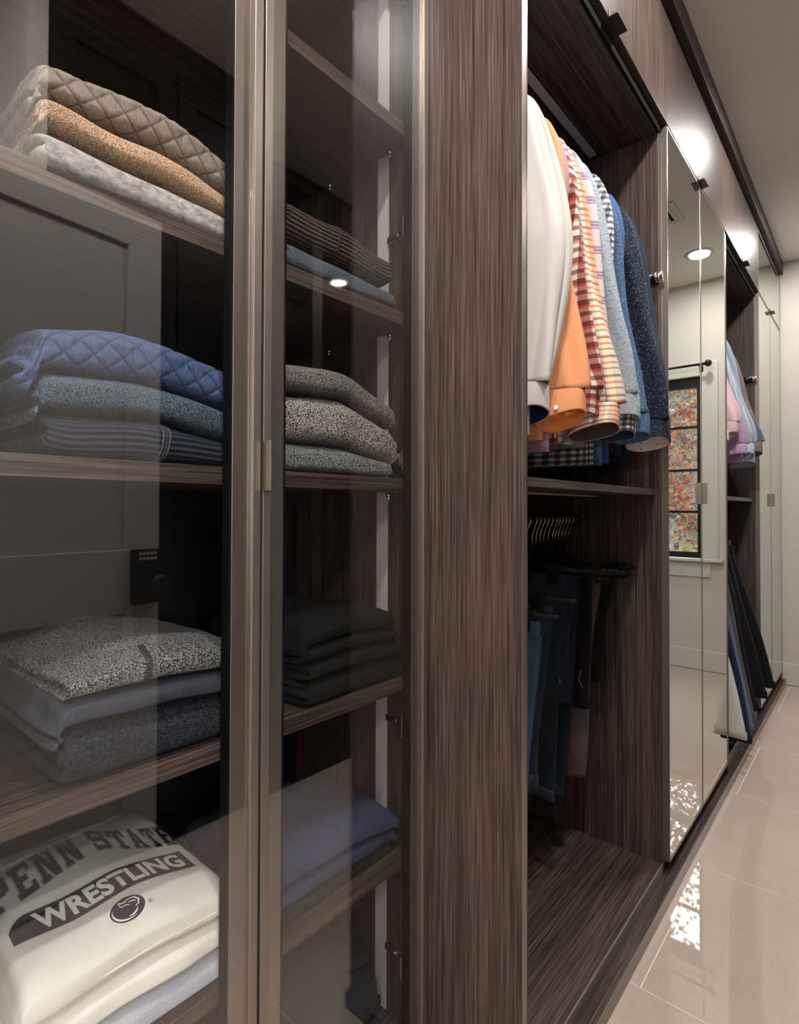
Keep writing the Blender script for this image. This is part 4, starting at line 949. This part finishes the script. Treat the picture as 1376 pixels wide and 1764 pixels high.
# ------------------------------------------------------------------ outside the window
GR = tag(MB().box(-30, 40, YE+1, 70, -.9, -.8).build('lawn', fabric('leaf_littered_grass', (.02, .03, .01), (.07, .045, .02), 'wool', .02)), 'grass strewn with fallen leaves outside the window', 'grass', kind='stuff')
LM = {k: fabric('leaf_'+k, tuple(v*.15 for v in a), tuple(v*.17 for v in b), 'wool', 5) for k, a, b in (('red', (.45, .05, .03), (.75, .16, .08)), ('orange', (.62, .20, .06), (.85, .42, .16)), ('yellow', (.55, .45, .08), (.75, .65, .2)), ('rust', (.25, .10, .06), (.45, .22, .14)), ('grey', (.30, .27, .27), (.55, .50, .50)))}
BARK = plain('bark', (.06, .05, .045), .9, var=.3)
def tree(x, y, h, label, mats, nleaf, seed, spread=1.6, lsz=.05, thin=1):
    rs = random.Random(seed); t = empty('maple_tree', (x, y, -.8), label, 'tree', None)
    tr_ = MB(); br = MB(); tips = []
    def limb(p, d, L, r, lev):
        pts = [p]; q = Vector(p); dd = Vector(d)
        for i in range(5):
            dd = (dd+Vector((rs.uniform(-.25, .25), rs.uniform(-.25, .25), rs.uniform(-.05, .2)))).normalized(); q = q+dd*L/5; pts.append(tuple(q)); tips.append((tuple(q), lev))
        (tr_ if lev == 0 else br).tube(pts, [r*(1-.14*i) for i in range(6)], 6 if lev < 2 else 4)
        if lev < 3:
            for i in range(4 if lev else 9):
                k = rs.randint(1, 5); a = rs.uniform(0, 6.28); nd_ = Vector((math.cos(a), math.sin(a), rs.uniform(.2, .9))).normalized(); limb(pts[k], nd_, L*rs.uniform(.4, .6), r*.42, lev+1)
    limb((x, y, -.8), (0, 0, 1), h, .028*thin*h/3, 0)
    tr_.build('trunk', BARK, t); br.build('branches', BARK, t)
    lv = MB(); tp = [p for p, l in tips if l >= 1]; nm = len(mats)
    for k in range(nleaf):
        p = Vector(rs.choice(tp))+Vector((rs.gauss(0, .14), rs.gauss(0, .14), rs.gauss(0, .12))); s = lsz*rs.uniform(.5, 1.05)
        a = Vector((rs.gauss(0, 1), rs.gauss(0, 1), rs.gauss(0, 1))).normalized(); b = a.orthogonal().normalized(); c = a.cross(b); n = len(lv.v)
        for ang_, rr in ((0, 1), (50, .45), (80, .85), (130, .4), (180, .5), (230, .4), (280, .85), (310, .45)):
            v = p+(b*math.cos(math.radians(ang_))+c*math.sin(math.radians(ang_)))*s*rr; lv.v.append(tuple(v)); lv.uv.append((v.x*.1, v.z*.1))
        lv.f.append(tuple(range(n, n+8))); lv.mi.append(rs.randrange(nm))
    lv.build('leaves', [LM[m] for m in mats], t)['kind'] = 'stuff'
tree(1.05, 7.2, 2.6, 'young maple close to the window with bright red leaves', ['red', 'red', 'orange', 'grey'], 4200, 3, lsz=.045, thin=.6)
tree(1.75, 8.4, 3.6, 'young maple behind the nearest one, with orange and yellow leaves', ['orange', 'yellow', 'rust', 'grey'], 4200, 5, lsz=.055, thin=.6)
tree(.5, 9.5, 4.2, 'taller rust-coloured maple left of the window view', ['rust', 'orange', 'grey'], 4200, 8, lsz=.06, thin=.6)
tree(2.7, 12, 5.5, 'tall half-bare tree with rust leaves further away', ['rust', 'orange', 'grey'], 5000, 9, lsz=.08, thin=.6)
tree(-.5, 14, 6, 'tall yellow-leaved tree in the far background', ['yellow', 'rust', 'grey'], 5000, 12, lsz=.09, thin=.6)
# wooded slope far behind
hl = MB(); nx = 90; nz = 10
for j in range(nz+1):
    for i in range(nx+1):
        x = -30+75*i/nx; z = -.8+(12.0+2.2*noise.noise(Vector((x*.22, 3.1, 0)))+1.3*noise.noise(Vector((x*.9, 1.7, 0))))*j/nz
        y = 34+j*1.1+2*noise.noise(Vector((x*.4, z*.8, 9))); hl.v.append((x, y, z)); hl.uv.append((x*.1, z*.1))
for j in range(nz):
    for i in range(nx): a = j*(nx+1)+i; hl.f.append((a, a+1, a+nx+2, a+nx+1)); hl.mi.append(0)
tag(hl.build('tree_line', fabric('hazy_autumn_woods', (.006, .007, .006), (.060, .048, .036), 'wool', .07), None, True), 'hazy autumn woodland slope beyond the garden', 'woods', kind='stuff')
